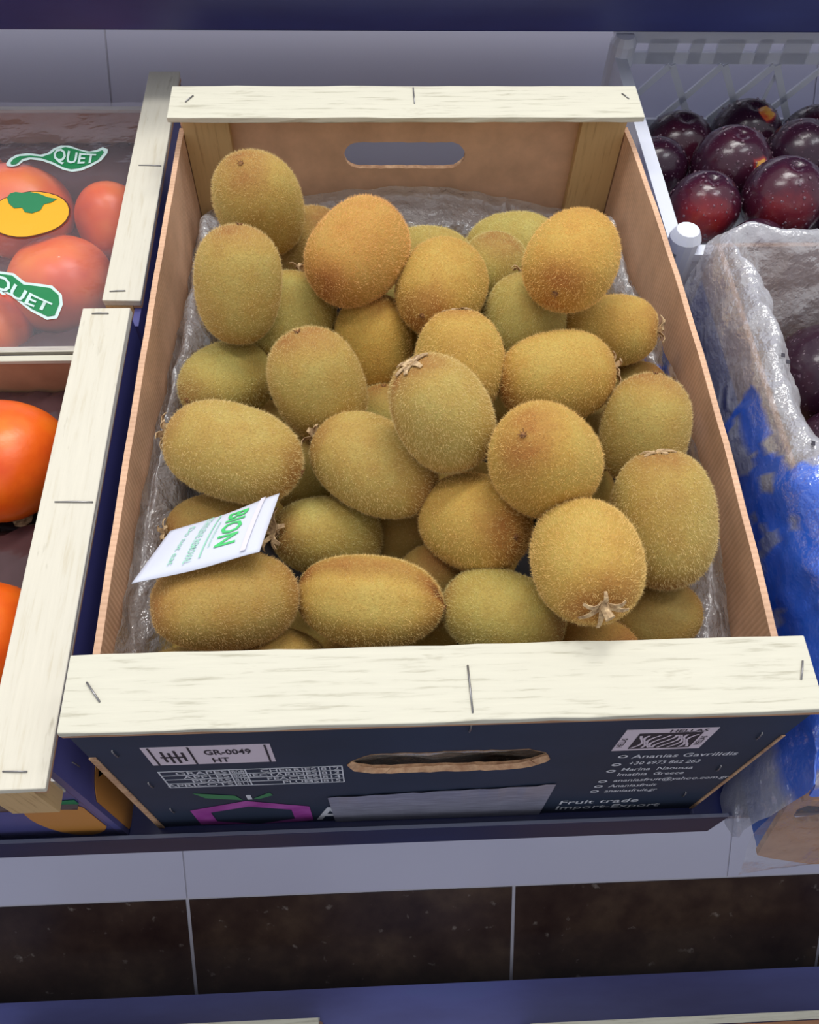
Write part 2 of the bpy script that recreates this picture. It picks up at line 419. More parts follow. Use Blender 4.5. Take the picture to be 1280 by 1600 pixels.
# ------------------------------------------------------------------ the kiwi crate
W2, L, H = .165, .4628, .186
rnd = random.Random(5)
kc = thing('kiwi_crate', 'open wooden crate of kiwis with dark navy printed front board', 'crate', (0, L/2, -H))
hole = stadium(.0045, -.066, .099, .034, jit=.0009, rnd=rnd)
fp = obj('front_panel', plate([(-.163, -.0042), (-.163, -H), (.163, -H), (.163, -.0042)], hole, .0016, .0056, 0, 1), ['navy', 'raw'], kc)
rh = stadium(-.0006, -.0503, .0912, .0222, jit=.0004, rnd=rnd)
obj('rear_panel', plate([(-.163, -.0042), (-.163, -H), (.163, -H), (.163, -.0042)], rh, .4542, .4582, 0, 1), ['tan', 'raw'], kc)
# torn board fibres round the front handle
bm = bmesh.new(); q = []
for x, z in hole:
    q.append((x, z))
for i in range(len(q)):
    a, b = q[i], q[(i+1) % len(q)]
    def dep(p, s):
        d = Vector((p[0]-.0045, p[1]+.066)); k = .0042 if p[1] < -.07 else .0016
        d.normalize(); return (p[0]-d.x*k*s, p[1]-d.y*k*s)
    a2, b2 = dep(a, rnd.uniform(.75, 1.05)), dep(b, rnd.uniform(.75, 1.05))
    bm.faces.new([bm.verts.new(p) for p in ((a[0], .0012, a[1]), (b[0], .0012, b[1]), (b2[0], .0034, b2[1]), (a2[0], .0034, a2[1]))])
bmesh.ops.remove_doubles(bm, verts=bm.verts, dist=.0009)
obj('torn_edge', bm, 'raw', fp)
def side_panel(sx, bow, seg=20):
    bm = bmesh.new(); rows = []
    for i in range(seg+1):
        y = .0062 + (.4535-.0062)*i/seg; s = bow*math.sin(math.pi*min(1, i/seg))**.8
        x0 = sx*(.1605+s); x1 = sx*(.1640+s); zt = -.0262 + .0004*math.sin(i*2.1)
        rows.append([bm.verts.new(p) for p in ((x0, y, -H), (x1, y, -H), (x1, y, zt), (x0, y, zt))])
    for i in range(seg):
        for k in range(4):
            f = bm.faces.new((rows[i][k], rows[i][(k+1) % 4], rows[i+1][(k+1) % 4], rows[i+1][k]))
            f.material_index = 1 if k == 1 else 0
    bm.faces.new(rows[0]); bm.faces.new(rows[-1])
    bmesh.ops.recalc_face_normals(bm, faces=bm.faces)
    return obj('side_panel', bm, ['tan', 'indigo'], kc, smooth=False)
side_panel(-1, .0012); side_panel(1, .0068)
obj('bottom_board', bx(-.160, .160, .0062, .4535, -.154, -.150), 'gap_shade', kc)
def bar(y0, y1, nx):
    bm = bmesh.new(); top = []
    for i in range(nx+1):
        x = -W2 + 2*W2*i/nx; w = .0004
        top.append([bm.verts.new((x, yy + rnd.uniform(-w, w), zz + rnd.uniform(-.0002, .0002))) for yy, zz in ((y0, -.0042), (y0, 0), (y1, 0), (y1, -.0042))])
    for i in range(nx):
        for k in range(4): bm.faces.new((top[i][k], top[i][(k+1) % 4], top[i+1][(k+1) % 4], top[i+1][k]))
    bm.faces.new(top[0]); bm.faces.new(top[-1]); bmesh.ops.recalc_face_normals(bm, faces=bm.faces)
    return obj('top_bar', bm, 'wood_x', kc, bev=.0006)
fb = bar(0, .0354, 22); rb = bar(.4258, L, 22)
staple((-.1557, .0223, 0), (-.1489, .0134, 0), fb); staple((.0099, .0251, 0), (.0104, .0035, 0), fb); staple((.1606, .0226, 0), (.1575, .014, 0), fb)
staple((-.1537, .4429, 0), (-.1491, .4503, 0), rb); staple((.0046, .4600, 0), (.0047, .4414, 0), rb); staple((.1532, .4528, 0), (.1572, .4467, 0), rb)
staple((.0104, .0012, -.008), (.0104, .0012, -.018), fp, (0, -1, 0))
for x, z in ((-.150, -.03), (-.1465, -.085), (-.147, -.14), (.150, -.035), (.149, -.09), (.147, -.145)):
    staple((x, .0014, z), (x+.0006, .0014, z-.009), fp, (0, -1, 0), .0004)
obj('thin_lining', bx(-W2+.0005, W2-.0005, .0004, .0050, -.0068, -.0043, jit=.0003, rnd=rnd), 'tan_plain', kc)
for sx in (-1, 1):
    obj('corner_post', bx(min(sx*.1600, sx*.1275), max(sx*.1600, sx*.1275), .4460, .4540, -.150, -.0044), 'wood_z', kc)
    obj('corner_post', bx(min(sx*.1600, sx*.1275), max(sx*.1600, sx*.1275), .0060, .0140, -.150, -.0044), 'wood_z', kc)

for sx, w in ((-1, .0034), (1, .0018)):
    obj('bare_edge', bx(min(sx*.1632, sx*(.1632-w)), max(sx*.1632, sx*(.1632-w)), .0009, .0015, -H, -.040, jit=.0002, rnd=rnd), 'raw', fp)

# print on the front board: text plane x -> x, y -> z, facing the shopper
FY = .0014
def FM(x, z, dy=0, rot=0): return Matrix.Translation((x, FY-dy, z)) @ Matrix.Rotation(math.radians(90), 4, 'X') @ Matrix.Rotation(rot, 4, 'Z')
def frect(name, x0, x1, z0, z1, mat, dy=0, par=None): return obj(name, bx(x0, x1, FY-dy-.00012, FY-dy+.0001, z0, z1), mat, par or fp)
frect('pale_label', -.1372, -.0793, -.0552, -.0275, 'pink_label')
for x in (-.1345, -.1168, -.0822): frect('label_rule', x, x+.0009, -.0545, -.0282, 'dark_ink', .0002)
for x, z0, z1 in ((-.1300, -.050, -.034), (-.1270, -.052, -.036), (-.1240, -.052, -.033), (-.1208, -.049, -.036)): frect('wheat_mark', x, x+.0012, z0, z1, 'dark_ink', .0002)
frect('wheat_mark', -.1312, -.1195, -.0435, -.0420, 'dark_ink', .0002)
text('lettering', 'GR-0049', .0105, FM(-.1105, -.0405, .0003), 'dark_ink', fp, .0002, width=.0215)
text('lettering', 'HT', .0100, FM(-.1085, -.0525, .0003), 'dark_ink', fp, .0002, width=.0078)
# fruit code table
tz0, tz1 = -.0965, -.0670
for x in (-.1380, -.1040, -.0962, -.0602, -.0487): frect('table_rule', x, x+.0007, tz0, tz1, 'white_ink')
for i in range(5): frect('table_rule', -.1380, -.0483, tz1-(tz1-tz0)*i/4-.0003, tz1-(tz1-tz0)*i/4+.0002, 'white_ink')
for i, (a, b, c, d) in enumerate((('GRAPES', '808', 'CHERRIES', '812'), ('APPLES', '809', 'NECTARINES', '813'), ('PEARS', '810', 'PEACHES', '814'), ('APRICOTS', '811', 'PLUMS', '815'))):
    z = tz1 - (tz1-tz0)*(i+1)/4 + .0012
    text('lettering', a, .0070, FM(-.1048, z), 'white_ink', fp, .00005, 1.05, 'RIGHT'); text('lettering', b, .0070, FM(-.1030, z), 'white_ink', fp, .00005, .62)
    text('lettering', c, .0070, FM(-.0610, z), 'white_ink', fp, .00005, .92, 'RIGHT'); text('lettering', d, .0070, FM(-.0591, z), 'white_ink', fp, .00005, .9)
# hexagon fruit logo with two leaves
def hexp(cx, cz, rx, rz): return [(cx + rx*math.sin(math.radians(60*k)), cz + rz*math.cos(math.radians(60*k))) for k in range(6)]
o6, i6 = hexp(-.1036, -.1640, .0388, .0350), hexp(-.1036, -.1640, .0265, .0225)
bm = bmesh.new()
for k in range(6):
    ps = [o6[k], o6[(k+1) % 6], i6[(k+1) % 6], i6[k]]
    bm.faces.new([bm.verts.new((x, FY-.0001, max(z, -H))) for x, z in ps])
obj('hexagon_logo', bm, 'purple', fp)
for pts in (((-.1290, -.1090), (-.1075, -.1170), (-.1050, -.1270), (-.1240, -.1200)), ((-.0985, -.1240), (-.0890, -.1130), (-.0875, -.1185), (-.0960, -.1260))):
    bm = bmesh.new(); bm.faces.new([bm.verts.new((x, FY-.0001, z)) for x, z in pts]); obj('logo_leaf', bm, 'green', fp)
frect('logo_mark', -.1020, -.0995, -.1260, -.1170, 'white_ink')
text('lettering', 'ANANIAS', .042, FM(-.0675, -.1800), 'white_ink', fp, .0006, width=.112)
bm = bmesh.new(); n = 24
ft = [(-.0585+.1245*i/n, -.1265+.0115*i/n+rnd.uniform(-.0009, .0009)) for i in range(n+1)]
v0 = [bm.verts.new((x, FY-.0007+.0003*math.sin(i*1.7), z)) for i, (x, z) in enumerate(ft)]
v1 = [bm.verts.new((x+.0015, FY-.0007, -H+.0005)) for x, z in ft]
for i in range(n): bm.faces.new((v0[i], v1[i], v1[i+1], v0[i+1]))
obj('silver_tape', bm, 'tape', fp)
# olive stamp, contact lines
frect('stamp_print', .0832, .1264, -.0565, -.0245, 'pink_label')
frect('stamp_field', .0905, .1205, -.0535, -.0300, 'dark_ink', .0002)
for k in range(9):
    x = .0915 + .0031*k; a = rnd.uniform(-.5, .9); bm = bmesh.new(); p = []
    for i in range(6):
        p.append((x + .0026*math.sin(i*.9+k) + .0006*i, -.0520 + .0038*i))
    for i in range(5):
        w = .0007
        bm.faces.new([bm.verts.new((px, FY-.00035, pz)) for px, pz in ((p[i][0]-w, p[i][1]), (p[i][0]+w, p[i][1]), (p[i+1][0]+w, p[i+1][1]), (p[i+1][0]-w, p[i+1][1]))])
    obj('stamp_stroke', bm, 'pink_label', fp)
text('lettering', 'HELLAS', .0052, FM(.1040, -.0293, .0002), 'dark_ink', fp, .0001, 1.05)
text('lettering', 'HELLAS', .0042, FM(.0868, -.0505, .0002, math.pi/2), 'dark_ink', fp, .00005)
text('lettering', 'HELLAS', .0042, FM(.1246, -.0505, .0002, math.pi/2), 'dark_ink', fp, .00005)
for i, (s, z, sz, w, x) in enumerate((('Ananias Gavrilidis', -.0700, .0088, .054, .0965), ('+30 6973 862 263', -.0815, .0080, .037, .0975), ('Marina  Naoussa', -.0930, .0080, .038, .0965),
                            ('Imathia  Greece', -.1030, .0080, .036, .0965), ('ananiasfruit@yahoo.com.gr', -.1150, .0080, .064, .0975), ('Ananiasfruit', -.1265, .0080, .027, .0975), ('ananiasfruit.gr', -.1375, .0080, .030, .0975))):
    text('lettering', s, sz, FM(x, z-.001), 'white_ink', fp, .0001, width=w)
for z in (-.0690, -.0835, -.0955, -.1160, -.1265, -.1375):
    bm = bmesh.new(); rr = .0026
    ps = [(.0915 + rr*math.cos(k*math.pi/5), z+.002 + rr*math.sin(k*math.pi/5)) for k in range(10)]; qs = [(.0915 + rr*.55*math.cos(k*math.pi/5), z+.002 + rr*.55*math.sin(k*math.pi/5)) for k in range(10)]
    for k in range(10): bm.faces.new([bm.verts.new((x, FY-.0001, zz)) for x, zz in (ps[k], ps[(k+1) % 10], qs[(k+1) % 10], qs[k])])
    obj('contact_icon', bm, 'white_ink', fp)
text('lettering', 'Fruit trade', .0125, FM(.0755, -.1640), 'white_ink', fp, .0001, width=.047)
text('lettering', 'Import-Export', .0125, FM(.0755, -.1770), 'white_ink', fp, .0001, width=.063)

# ------------------------------------------------------------------ persimmon crates on the left (their ends face the kiwi crate)
def persimmon_crate(label, y0, y1, z, xl, xr, inset):
    t = thing('persimmon_crate', label, 'crate', (-.4, (y0+y1)/2, -H))
    b = obj('top_bar', bx(xl, xr, y0, y1, z-.005, z, jit=.0005, rnd=rnd), 'wood_y', t, bev=.0006)
    obj('thin_lining', bx(xr-.0062, xr-.0005, y0+.0005, y1-.0005, z-.0075, z-.0052), 'tan_plain', t)
    e = obj('end_panel', bx(xr-.0055, xr-.0012, y0+.0008+inset, y1-.0008, -H, z-.0077), 'indigo', t)
    zt = -.0790 if z > -.04 else -.0800
    for ya, yb, face in ((y0, y0+max(.006, inset), 'post'), (y1-.006, y1, 'post')):
        obj('corner_post', bx(xl+.0008, xr-.0062, ya, yb, zt, z-.0052), 'wood_z', t)
    for ya in (y0+.0002+inset, y1-.0052):
        bm = bx(-.62, xr-.0062, ya+.001, ya+.004, -H, zt-.0032); bm.normal_update()
        for f in bm.faces: f.material_index = 1 if (f.normal.y < -.5 and ya < (y0+y1)/2) else 0
        obj('side_panel', bm, ['tan_plain', 'indigo'], t)
        obj('edge_strip', bx(-.62, xr-.0062, ya, ya+.0048, zt-.003, zt-.0002), 'wood_x', t)
    obj('bottom_board', bx(-.62, xr-.0062, y0+.0065+inset, y1-.0065, -.1445, -.141), 'tan_plain', t)
    obj('end_panel', bx(-.6245, -.6205, y0+.0008, y1-.0008, -H, z-.0077), 'indigo', t)
    return t, b, e
ca, ba, ea = persimmon_crate('nearer left crate with pale top bar and navy end beside the kiwis', -.013, .2845, -.0367, -.2092, -.1797, .010)
staple((-.2013, .1395, -.0367), (-.1812, .139, -.0367), ba); staple((-.2027, .279, -.0367), (-.1928, .279, -.0367), ba); staple((-.1993, -.0045, -.0367), (-.1887, -.0049, -.0367), ba)
cb, bb, eb = persimmon_crate('farther left crate with pale top bar, holding wrapped persimmons', .3045, .563, -.05, -.2040, -.1793, -.0165)
staple((-.1974, .4427, -.05), (-.1810, .4419, -.05), bb); staple((-.2, .3123, -.05), (-.1901, .3128, -.05), bb)
def ell(cx, cy, rx, ry, n=22, a0=0, a1=360): return [(cx + rx*math.cos(math.radians(a0+(a1-a0)*k/n)), cy + ry*math.sin(math.radians(a0+(a1-a0)*k/n))) for k in range(n)]
# persimmon picture wrapping the corner of the near crate
obj('printed_fruit', poly([(-.1806, y, z) for y, z in ell(.0170, -.150, .0250, .045) if y > -.0018], .0003), 'orange_ink', ea)
obj('printed_leaf', poly([(-.1803, y, z) for y, z in ((.012, -.112), (.034, -.104), (.040, -.118), (.022, -.128))], .0003), 'green', ea)
sp_front = [c for c in ca.children if c.name.startswith('side_panel')][0]
obj('printed_fruit', poly([(x, -.0020, z) for x, z in ell(-.2035, -.140, .0190, .042) if x < -.1866], .0003), 'orange_ink', sp_front)
obj('printed_leaf', poly([(x, -.0024, z) for x, z in ((-.2100, -.104), (-.1872, -.100), (-.1872, -.108), (-.2070, -.112))], .0003), 'green', sp_front)
staple((-.1812, .0085, -.070), (-.1812, .0095, -.082), ea, (1, 0, 0), .0004)

def persimmon(x, y, z, r, label, axis, seed, group):
    rr = random.Random(seed); bm = bmesh.new()
    bmesh.ops.create_uvsphere(bm, u_segments=32, v_segments=20, radius=1)
    for v in bm.verts:
        a = math.atan2(v.co.y, v.co.x); h = v.co.z; rad = math.hypot(v.co.x, v.co.y)
        k = 1 + .028*math.cos(4*a)*rad + .02*math.sin(2*a+seed)
        zz = h*.86 - .10*max(0, (h-.8)/.2)**2 + .05*max(0, (-h-.85)/.15)**2
        v.co = Vector((v.co.x*k, v.co.y*k, zz))*r
    o = obj('persimmon', bm, 'persimmon', base=(0, 0, 0), smooth=True)
    q = Vector(axis).normalized().to_track_quat('Z', 'Y')
    o.matrix_world = TF @ Matrix.Translation((x, y, z)) @ q.to_matrix().to_4x4()
    tag(o, label, 'persimmon', group)
    bm = bmesh.new()                           # four-lobed dry calyx
    for k in range(4):
        a = k*math.pi/2; d = Vector((math.cos(a), math.sin(a), 0)); s = Vector((-math.sin(a), math.cos(a), 0))
        ps = [d*.05, d*.22+s*.20, d*.50+s*.12, d*.58, d*.50-s*.12, d*.22-s*.20]
        bm.faces.new([bm.verts.new((Vector((p.x, p.y, .80 + .05*(p.length > .4)))*r)) for p in ps])
    c = obj('calyx', bm, 'calyx', o, base=(0, 0, 0))
    return o
PG = 'persimmons in the left crates'
persimmon(-.2633, .2060, -.0900, .0425, 'big bare orange persimmon in the rear of the nearer left crate', (.1, -.3, -1), 1, PG)
persimmon(-.2520, .0790, -.0900, .0390, 'orange persimmon cut by the left picture edge beside the pale bar', (.2, -.2, -1), 2, PG)
persimmon(-.3049, .4571, -.1060, .0410, 'wrapped persimmon behind the printed amber fruit logo', (-.2, .3, -.8), 3, PG)
persimmon(-.2316, .4500, -.1080, .0330, 'small bright persimmon beside the pale bar of the farther left crate', (.9, .2, .2), 4, PG)
persimmon(-.2600, .3780, -.1050, .0400, 'large wrapped persimmon between the amber fruit logo and the lower green leaf', (.2, -.2, -1), 5, PG)
persimmon(-.3030, .3420, -.1130, .0270, 'wrapped persimmon under the lower green leaf print', (.3, .2, -.9), 6, PG)
persimmon(-.3620, .5100, -.1080, .0330, 'wrapped persimmon at the rear left picture edge', (.3, .2, .9), 7, PG)

def tray(label, x0, x1, y0, y1, z, cups):
    """thin dark plastic tray with round cups"""
    nx, ny = 46, 34; bm = bmesh.new(); g = []
    for j in range(ny+1):
        row = []
        for i in range(nx+1):
            x = x0+(x1-x0)*i/nx; y = y0+(y1-y0)*j/ny; zz = z
            for cx, cy, cr in cups:
                d = math.hypot(x-cx, y-cy)
                if d < cr: zz = min(zz, z - .030*(1-(d/cr)**4))
            row.append(bm.verts.new((x, y, zz + .0012*math.sin(x*420)*math.sin(y*380))))
        g.append(row)
    for j in range(ny):
        for i in range(nx): bm.faces.new((g[j][i], g[j][i+1], g[j+1][i+1], g[j+1][i]))
    o = obj('fruit_tray', bm, 'tray', base=((x0+x1)/2, (y0+y1)/2, z), smooth=True)
    md = o.modifiers.new('thickness', 'SOLIDIFY'); md.thickness = .0006
    return tag(o, label, 'tray')
tray('dark brown plastic tray under the bare persimmons', -.60, -.1875, -.005, .277, -.1080, [(-.2633, .2060, .040), (-.2520, .0790, .037)])
tray('dark plastic tray under the wrapped persimmons', -.60, -.1875, .312, .556, -.1100, [(-.3049, .4571, .040), (-.2316, .4500, .034), (-.2600, .3780, .040), (-.3030, .3420, .028), (-.3620, .5100, .034)])
# little moulded ribs on the near tray catch the light

# ------------------------------------------------------------------ printed film over the far persimmons
LEAF1O= [(-0.3072,0.4738),(-0.3064,0.4811),(-0.3024,0.4863),(-0.2945,0.4885),(-0.2840,0.4862),(-0.2789,0.4884),(-0.2755,0.4952),(-0.2705,0.4990),(-0.2639,0.4982),(-0.2557,0.4936),(-0.2469,0.4906),(-0.2417,0.4928),(-0.2376,0.4966),(-0.2329,0.4935),(-0.2326,0.4882),(-0.2357,0.4778),(-0.2420,0.4705),(-0.2485,0.4655),(-0.2555,0.4641),(-0.2633,0.4670),(-0.2726,0.4736),(-0.2817,0.4788),(-0.2902,0.4803),(-0.2953,0.4781),(-0.2975,0.4708),(-0.3015,0.4679),(-0.3054,0.4694)]
LEAF1I= [(-0.3041,0.4745),(-0.3030,0.4804),(-0.2992,0.4840),(-0.2911,0.4847),(-0.2816,0.4832),(-0.2759,0.4869),(-0.2732,0.4929),(-0.2663,0.4959),(-0.2584,0.4929),(-0.2484,0.4883),(-0.2411,0.4890),(-0.2369,0.4920),(-0.2353,0.4890),(-0.2382,0.4786),(-0.2441,0.4727),(-0.2508,0.4684),(-0.2570,0.4673),(-0.2638,0.4701),(-0.2732,0.4768),(-0.2823,0.4817),(-0.2916,0.4828),(-0.2967,0.4808),(-0.2992,0.4726),(-0.3021,0.4708)]
LEAF2O= [(-0.2946,0.3588),(-0.2876,0.3567),(-0.2783,0.3546),(-0.2690,0.3460),(-0.2498,0.3426),(-0.2421,0.3344),(-0.2401,0.3252),(-0.2420,0.3132),(-0.2487,0.3118),(-0.2607,0.3195),(-0.2763,0.3334),(-0.2836,0.3378),(-0.2909,0.3413)]
LEAF2I= [(-0.2941,0.3563),(-0.2870,0.3539),(-0.2790,0.3522),(-0.2696,0.3434),(-0.2505,0.3400),(-0.2442,0.3337),(-0.2424,0.3260),(-0.2440,0.3155),(-0.2486,0.3145),(-0.2600,0.3213),(-0.2755,0.3349),(-0.2841,0.3400),(-0.2914,0.3437)]
FRO= [(-0.2493,0.4196),(-0.2486,0.4133),(-0.2497,0.4071),(-0.2525,0.4014),(-0.2567,0.3965),(-0.2622,0.3926),(-0.2685,0.3900),(-0.2755,0.3888),(-0.2825,0.3890),(-0.2894,0.3907),(-0.2957,0.3937),(-0.3010,0.3979),(-0.3051,0.4030),(-0.3077,0.4089),(-0.3086,0.4151),(-0.3078,0.4214),(-0.3053,0.4273),(-0.3012,0.4324),(-0.2957,0.4366),(-0.2892,0.4394),(-0.2820,0.4408),(-0.2746,0.4406),(-0.2674,0.4388),(-0.2610,0.4356),(-0.2556,0.4311),(-0.2516,0.4257)]
FRI= [(-0.2504,0.4194),(-0.2498,0.4135),(-0.2509,0.4076),(-0.2535,0.4022),(-0.2576,0.3975),(-0.2629,0.3938),(-0.2690,0.3913),(-0.2757,0.3902),(-0.2825,0.3903),(-0.2891,0.3919),(-0.2951,0.3947),(-0.3002,0.3987),(-0.3041,0.4036),(-0.3066,0.4091),(-0.3074,0.4150),(-0.3066,0.4209),(-0.3042,0.4265),(-0.3002,0.4314),(-0.2949,0.4353),(-0.2886,0.4380),(-0.2817,0.4393),(-0.2746,0.4391),(-0.2678,0.4375),(-0.2616,0.4344),(-0.2564,0.4302),(-0.2526,0.4251)]
CAL= [(-0.2980,0.4328),(-0.2968,0.4376),(-0.2932,0.4396),(-0.2876,0.4382),(-0.2824,0.4388),(-0.2750,0.4367),(-0.2680,0.4326),(-0.2606,0.4305),(-0.2643,0.4264),(-0.2692,0.4244),(-0.2706,0.4177),(-0.2761,0.4144),(-0.2815,0.4158),(-0.2848,0.4212),(-0.2903,0.4205),(-0.2953,0.4260)]
PERS_B = [(-.3049, .4571, -.1060, .0410), (-.2316, .4500, -.1080, .0330), (-.2600, .3780, -.1050, .0400), (-.3030, .3420, -.1130, .0270), (-.3620, .5100, -.1080, .0330)]
def film_z(x, y):
    z = -.0775 + .006*math.sin(math.pi*min(1, max(0, (y-.2870)/.276)))
    for cx, cy, cz, r in PERS_B:
        d2 = (x-cx)**2 + (y-cy)**2
        if d2 < r*r: z = max(z, min(-.0665, cz + .97*math.sqrt(r*r-d2) - .0020))
    return z + .0010*noise.noise(Vector((x*60, y*60, 2)))
def film_s(x, y):
    return sum(film_z(x+dx, y+dy) for dx, dy in ((0, 0), (.006, 0), (-.006, 0), (0, .006), (0, -.006)))/5 + .0008
bm = bmesh.new(); nx, ny = 90, 60; g = []
for j in range(ny+1):
    row = []
    for i in range(nx+1):
        x = -.60 + (.60-.2060)*i/nx; y = .2862 + (.5625-.2862)*j/ny
        row.append(bm.verts.new((x, y, film_s(x, y))))
    g.append(row)
for j in range(ny):
    for i in range(nx): bm.faces.new((g[j][i], g[j][i+1], g[j+1][i+1], g[j+1][i]))
wrap = tag(obj('film_wrap', bm, 'wrap', base=(-.4, .43, -.0775), smooth=True), 'clear printed plastic film stretched over the far left persimmons', 'plastic wrap')
def on_film(name, pts, mat, dz, par=wrap):
    """flat print that follows the film"""
    b2 = bmesh.new(); vs_ = [b2.verts.new((x, y, 0)) for x, y in pts]
    es = [b2.edges.new((vs_[i], vs_[(i+1) % len(vs_)])) for i in range(len(vs_))]
    bmesh.ops.triangle_fill(b2, use_beauty=True, edges=es)
    for _ in range(2): bmesh.ops.subdivide_edges(b2, edges=[e for e in b2.edges if e.calc_length() > .006], cuts=1, use_grid_fill=True)
    for v in b2.verts: v.co.z = film_s(v.co.x, v.co.y) + dz
    bmesh.ops.recalc_face_normals(b2, faces=b2.faces)
    return obj(name, b2, mat, par)
def map_text(name, body, size, fn, mat, par, bold=0):
    cu = bpy.data.curves.new(name, 'FONT'); cu.body = body; cu.size = size; cu.offset = bold; cu.resolution_u = 2
    t = bpy.data.objects.new(name, cu); me = bpy.data.meshes.new_from_object(t); bpy.data.objects.remove(t); bpy.data.curves.remove(cu)
    w = max(v.co.x for v in me.vertices)
    b = BASES[par.name]
    for v in me.vertices: v.co = Vector(fn(v.co.x/w, v.co.y/size)) - b
    me.materials.clear(); me.materials.append(M[mat])
    o = bpy.data.objects.new(name, me); col.objects.link(o); o.parent = par; BASES[o.name] = b
    return o
for lo, li, (ox, oy), (ux, uy), (vx, vy) in ((LEAF1O, LEAF1I, (-.2732, .4783), (.0334, -.0041), (-.0011, .0185)), (LEAF2O, LEAF2I, (-.2925, .3440), (.0440, -.0262), (.0030, .0125))):
    lf = on_film('printed_leaf', lo, 'mint', .0006); on_film('leaf_inner', li, 'green_leaf', .0010, lf)
    k = 1.15
    def fn(s, t, ox=ox, oy=oy, ux=ux, uy=uy, vx=vx, vy=vy):
        sh = 1.05 - .35*s
        x = ox + ux*s + vx*t*sh*1.25; y = oy + uy*s + vy*t*sh*1.25 - .0020*math.sin(s*3.1)
        return (x, y, film_s(x, y) + .0015)
    map_text('lettering', 'QUET', .02, fn, 'mint', lf, .0004)
fo = on_film('printed_fruit', FRO, 'outline', .0006); on_film('fruit_fill', FRI, 'amber', .0010, fo); on_film('fruit_calyx', CAL, 'green', .0014, fo)

# ------------------------------------------------------------------ white plastic crate of plums
pc = thing('plastic_crate', 'white plastic lattice crate of dark plums behind the carton', 'crate', (.40, .47, -H))
PX0, PX1, PY0, PY1, PZ = .1795, .62, .3375, .596, -.045
PR = -.030                                  # the rear wall stands a little higher
rim = bx(PX0, PX0+.010, PY0, PY1, PZ-.006, PZ); bx(PX0, PX1, PY1-.008, PY1, PR-.006, PR, rim); bx(PX0, PX1, PY0, PY0+.010, PZ-.006, PZ, rim); bx(PX1-.01, PX1, PY0, PY1, PZ-.006, PZ, rim)
obj('rim', rim, 'milky', pc)
obj('side_wall', bx(PX0, PX0+.003, PY0+.002, PY1-.002, -H, PZ-.0062), 'milky', pc)
obj('front_wall', bx(PX0+.0035, PX1, PY0+.001, PY0+.004, -H, PZ-.0062), 'milky', pc)
obj('bottom_board', bx(PX0+.0035, PX1, PY0+.0045, PY1-.006, -.1360, -.1330), 'milky', pc)
for (x, y) in ((PX0-.004, PY1-.022), (PX0-.0025, PY0-.002)):
    bm = bmesh.new(); n = 14
    lo = [(x + .011 + .011*math.cos(2*math.pi*k/n), y + .011 + .011*math.sin(2*math.pi*k/n)) for k in range(n)]
    a = [bm.verts.new((px, py, -.178)) for px, py in lo]; b = [bm.verts.new((px, py, PZ+.008)) for px, py in lo]; c = [bm.verts.new((x+.011+(px-x-.011)*.72, y+.011+(py-y-.011)*.72, PZ+.014)) for px, py in lo]
    for k in range(n):
        bm.faces.new((a[k], a[(k+1) % n], b[(k+1) % n], b[k])); bm.faces.new((b[k], b[(k+1) % n], c[(k+1) % n], c[k]))
    bm.faces.new(c); obj('corner_post', bm, 'milky', pc, smooth=False)
bnd = bmesh.new(); xx = PX0+.014                              # upper band of the rear wall with its slots
slots = [.026, .062, .085, .120, .143, .178, .201, .236, .259, .294, .317, .352]
edges_ = [PX0+.0035] + [PX0+s+d for s in slots for d in (-.006, .006)] + [PX1]
for i in range(0, len(edges_), 2): bx(edges_[i], edges_[i+1], PY1-.004, PY1-.001, -.060, PR-.0062, bnd)
bx(PX0+.0035, PX1, PY1-.004, PY1-.001, -.0420, PR-.0062, bnd); bx(PX0+.0035, PX1, PY1-.004, PY1-.001, -.060, -.0500, bnd)
obj('rear_band', bnd, 'milky', pc)
obj('rear_base', bx(PX0+.0035, PX1, PY1-.004, PY1-.001, -H, -.112), 'milky', pc)
def strut(x0, z0, x1, z1, w=.0029, y=PY1-.0035):
    d = Vector((x1-x0, z1-z0)).normalized(); n = Vector((-d.y, d.x))*w
    obj('lattice_strut', poly([(x0+n.x, y, z0+n.y), (x0-n.x, y, z0-n.y), (x1-n.x, y, z1-n.y), (x1+n.x, y, z1+n.y)], .0022), 'milky', pc)
for k in range(9):
    x = PX0+.010 + .046*k
    strut(x, -.0605, x+.030, -.1115); strut(x+.044, -.0605, x+.002, -.1115)
    if k % 3 == 2: strut(x+.050, -.0605, x+.046, -.1115, .0015, PY1-.0010)
def drops(r, n, rr, up):
    bm = bmesh.new()
    for _ in range(n):
        while True:
            d = Vector((rr.gauss(0, 1), rr.gauss(0, 1), rr.gauss(0, 1))).normalized()
            if d.dot(up) > -.2: break
        s = rr.choice((.0005, .0007, .0009, .0013))
        mt = Matrix.Translation(d*r*.995) @ d.to_track_quat('Z', 'Y').to_matrix().to_4x4() @ Matrix.Diagonal((s, s, s*.6, 1))
        bmesh.ops.create_icosphere(bm, subdivisions=1, radius=1, matrix=mt)
    return bm
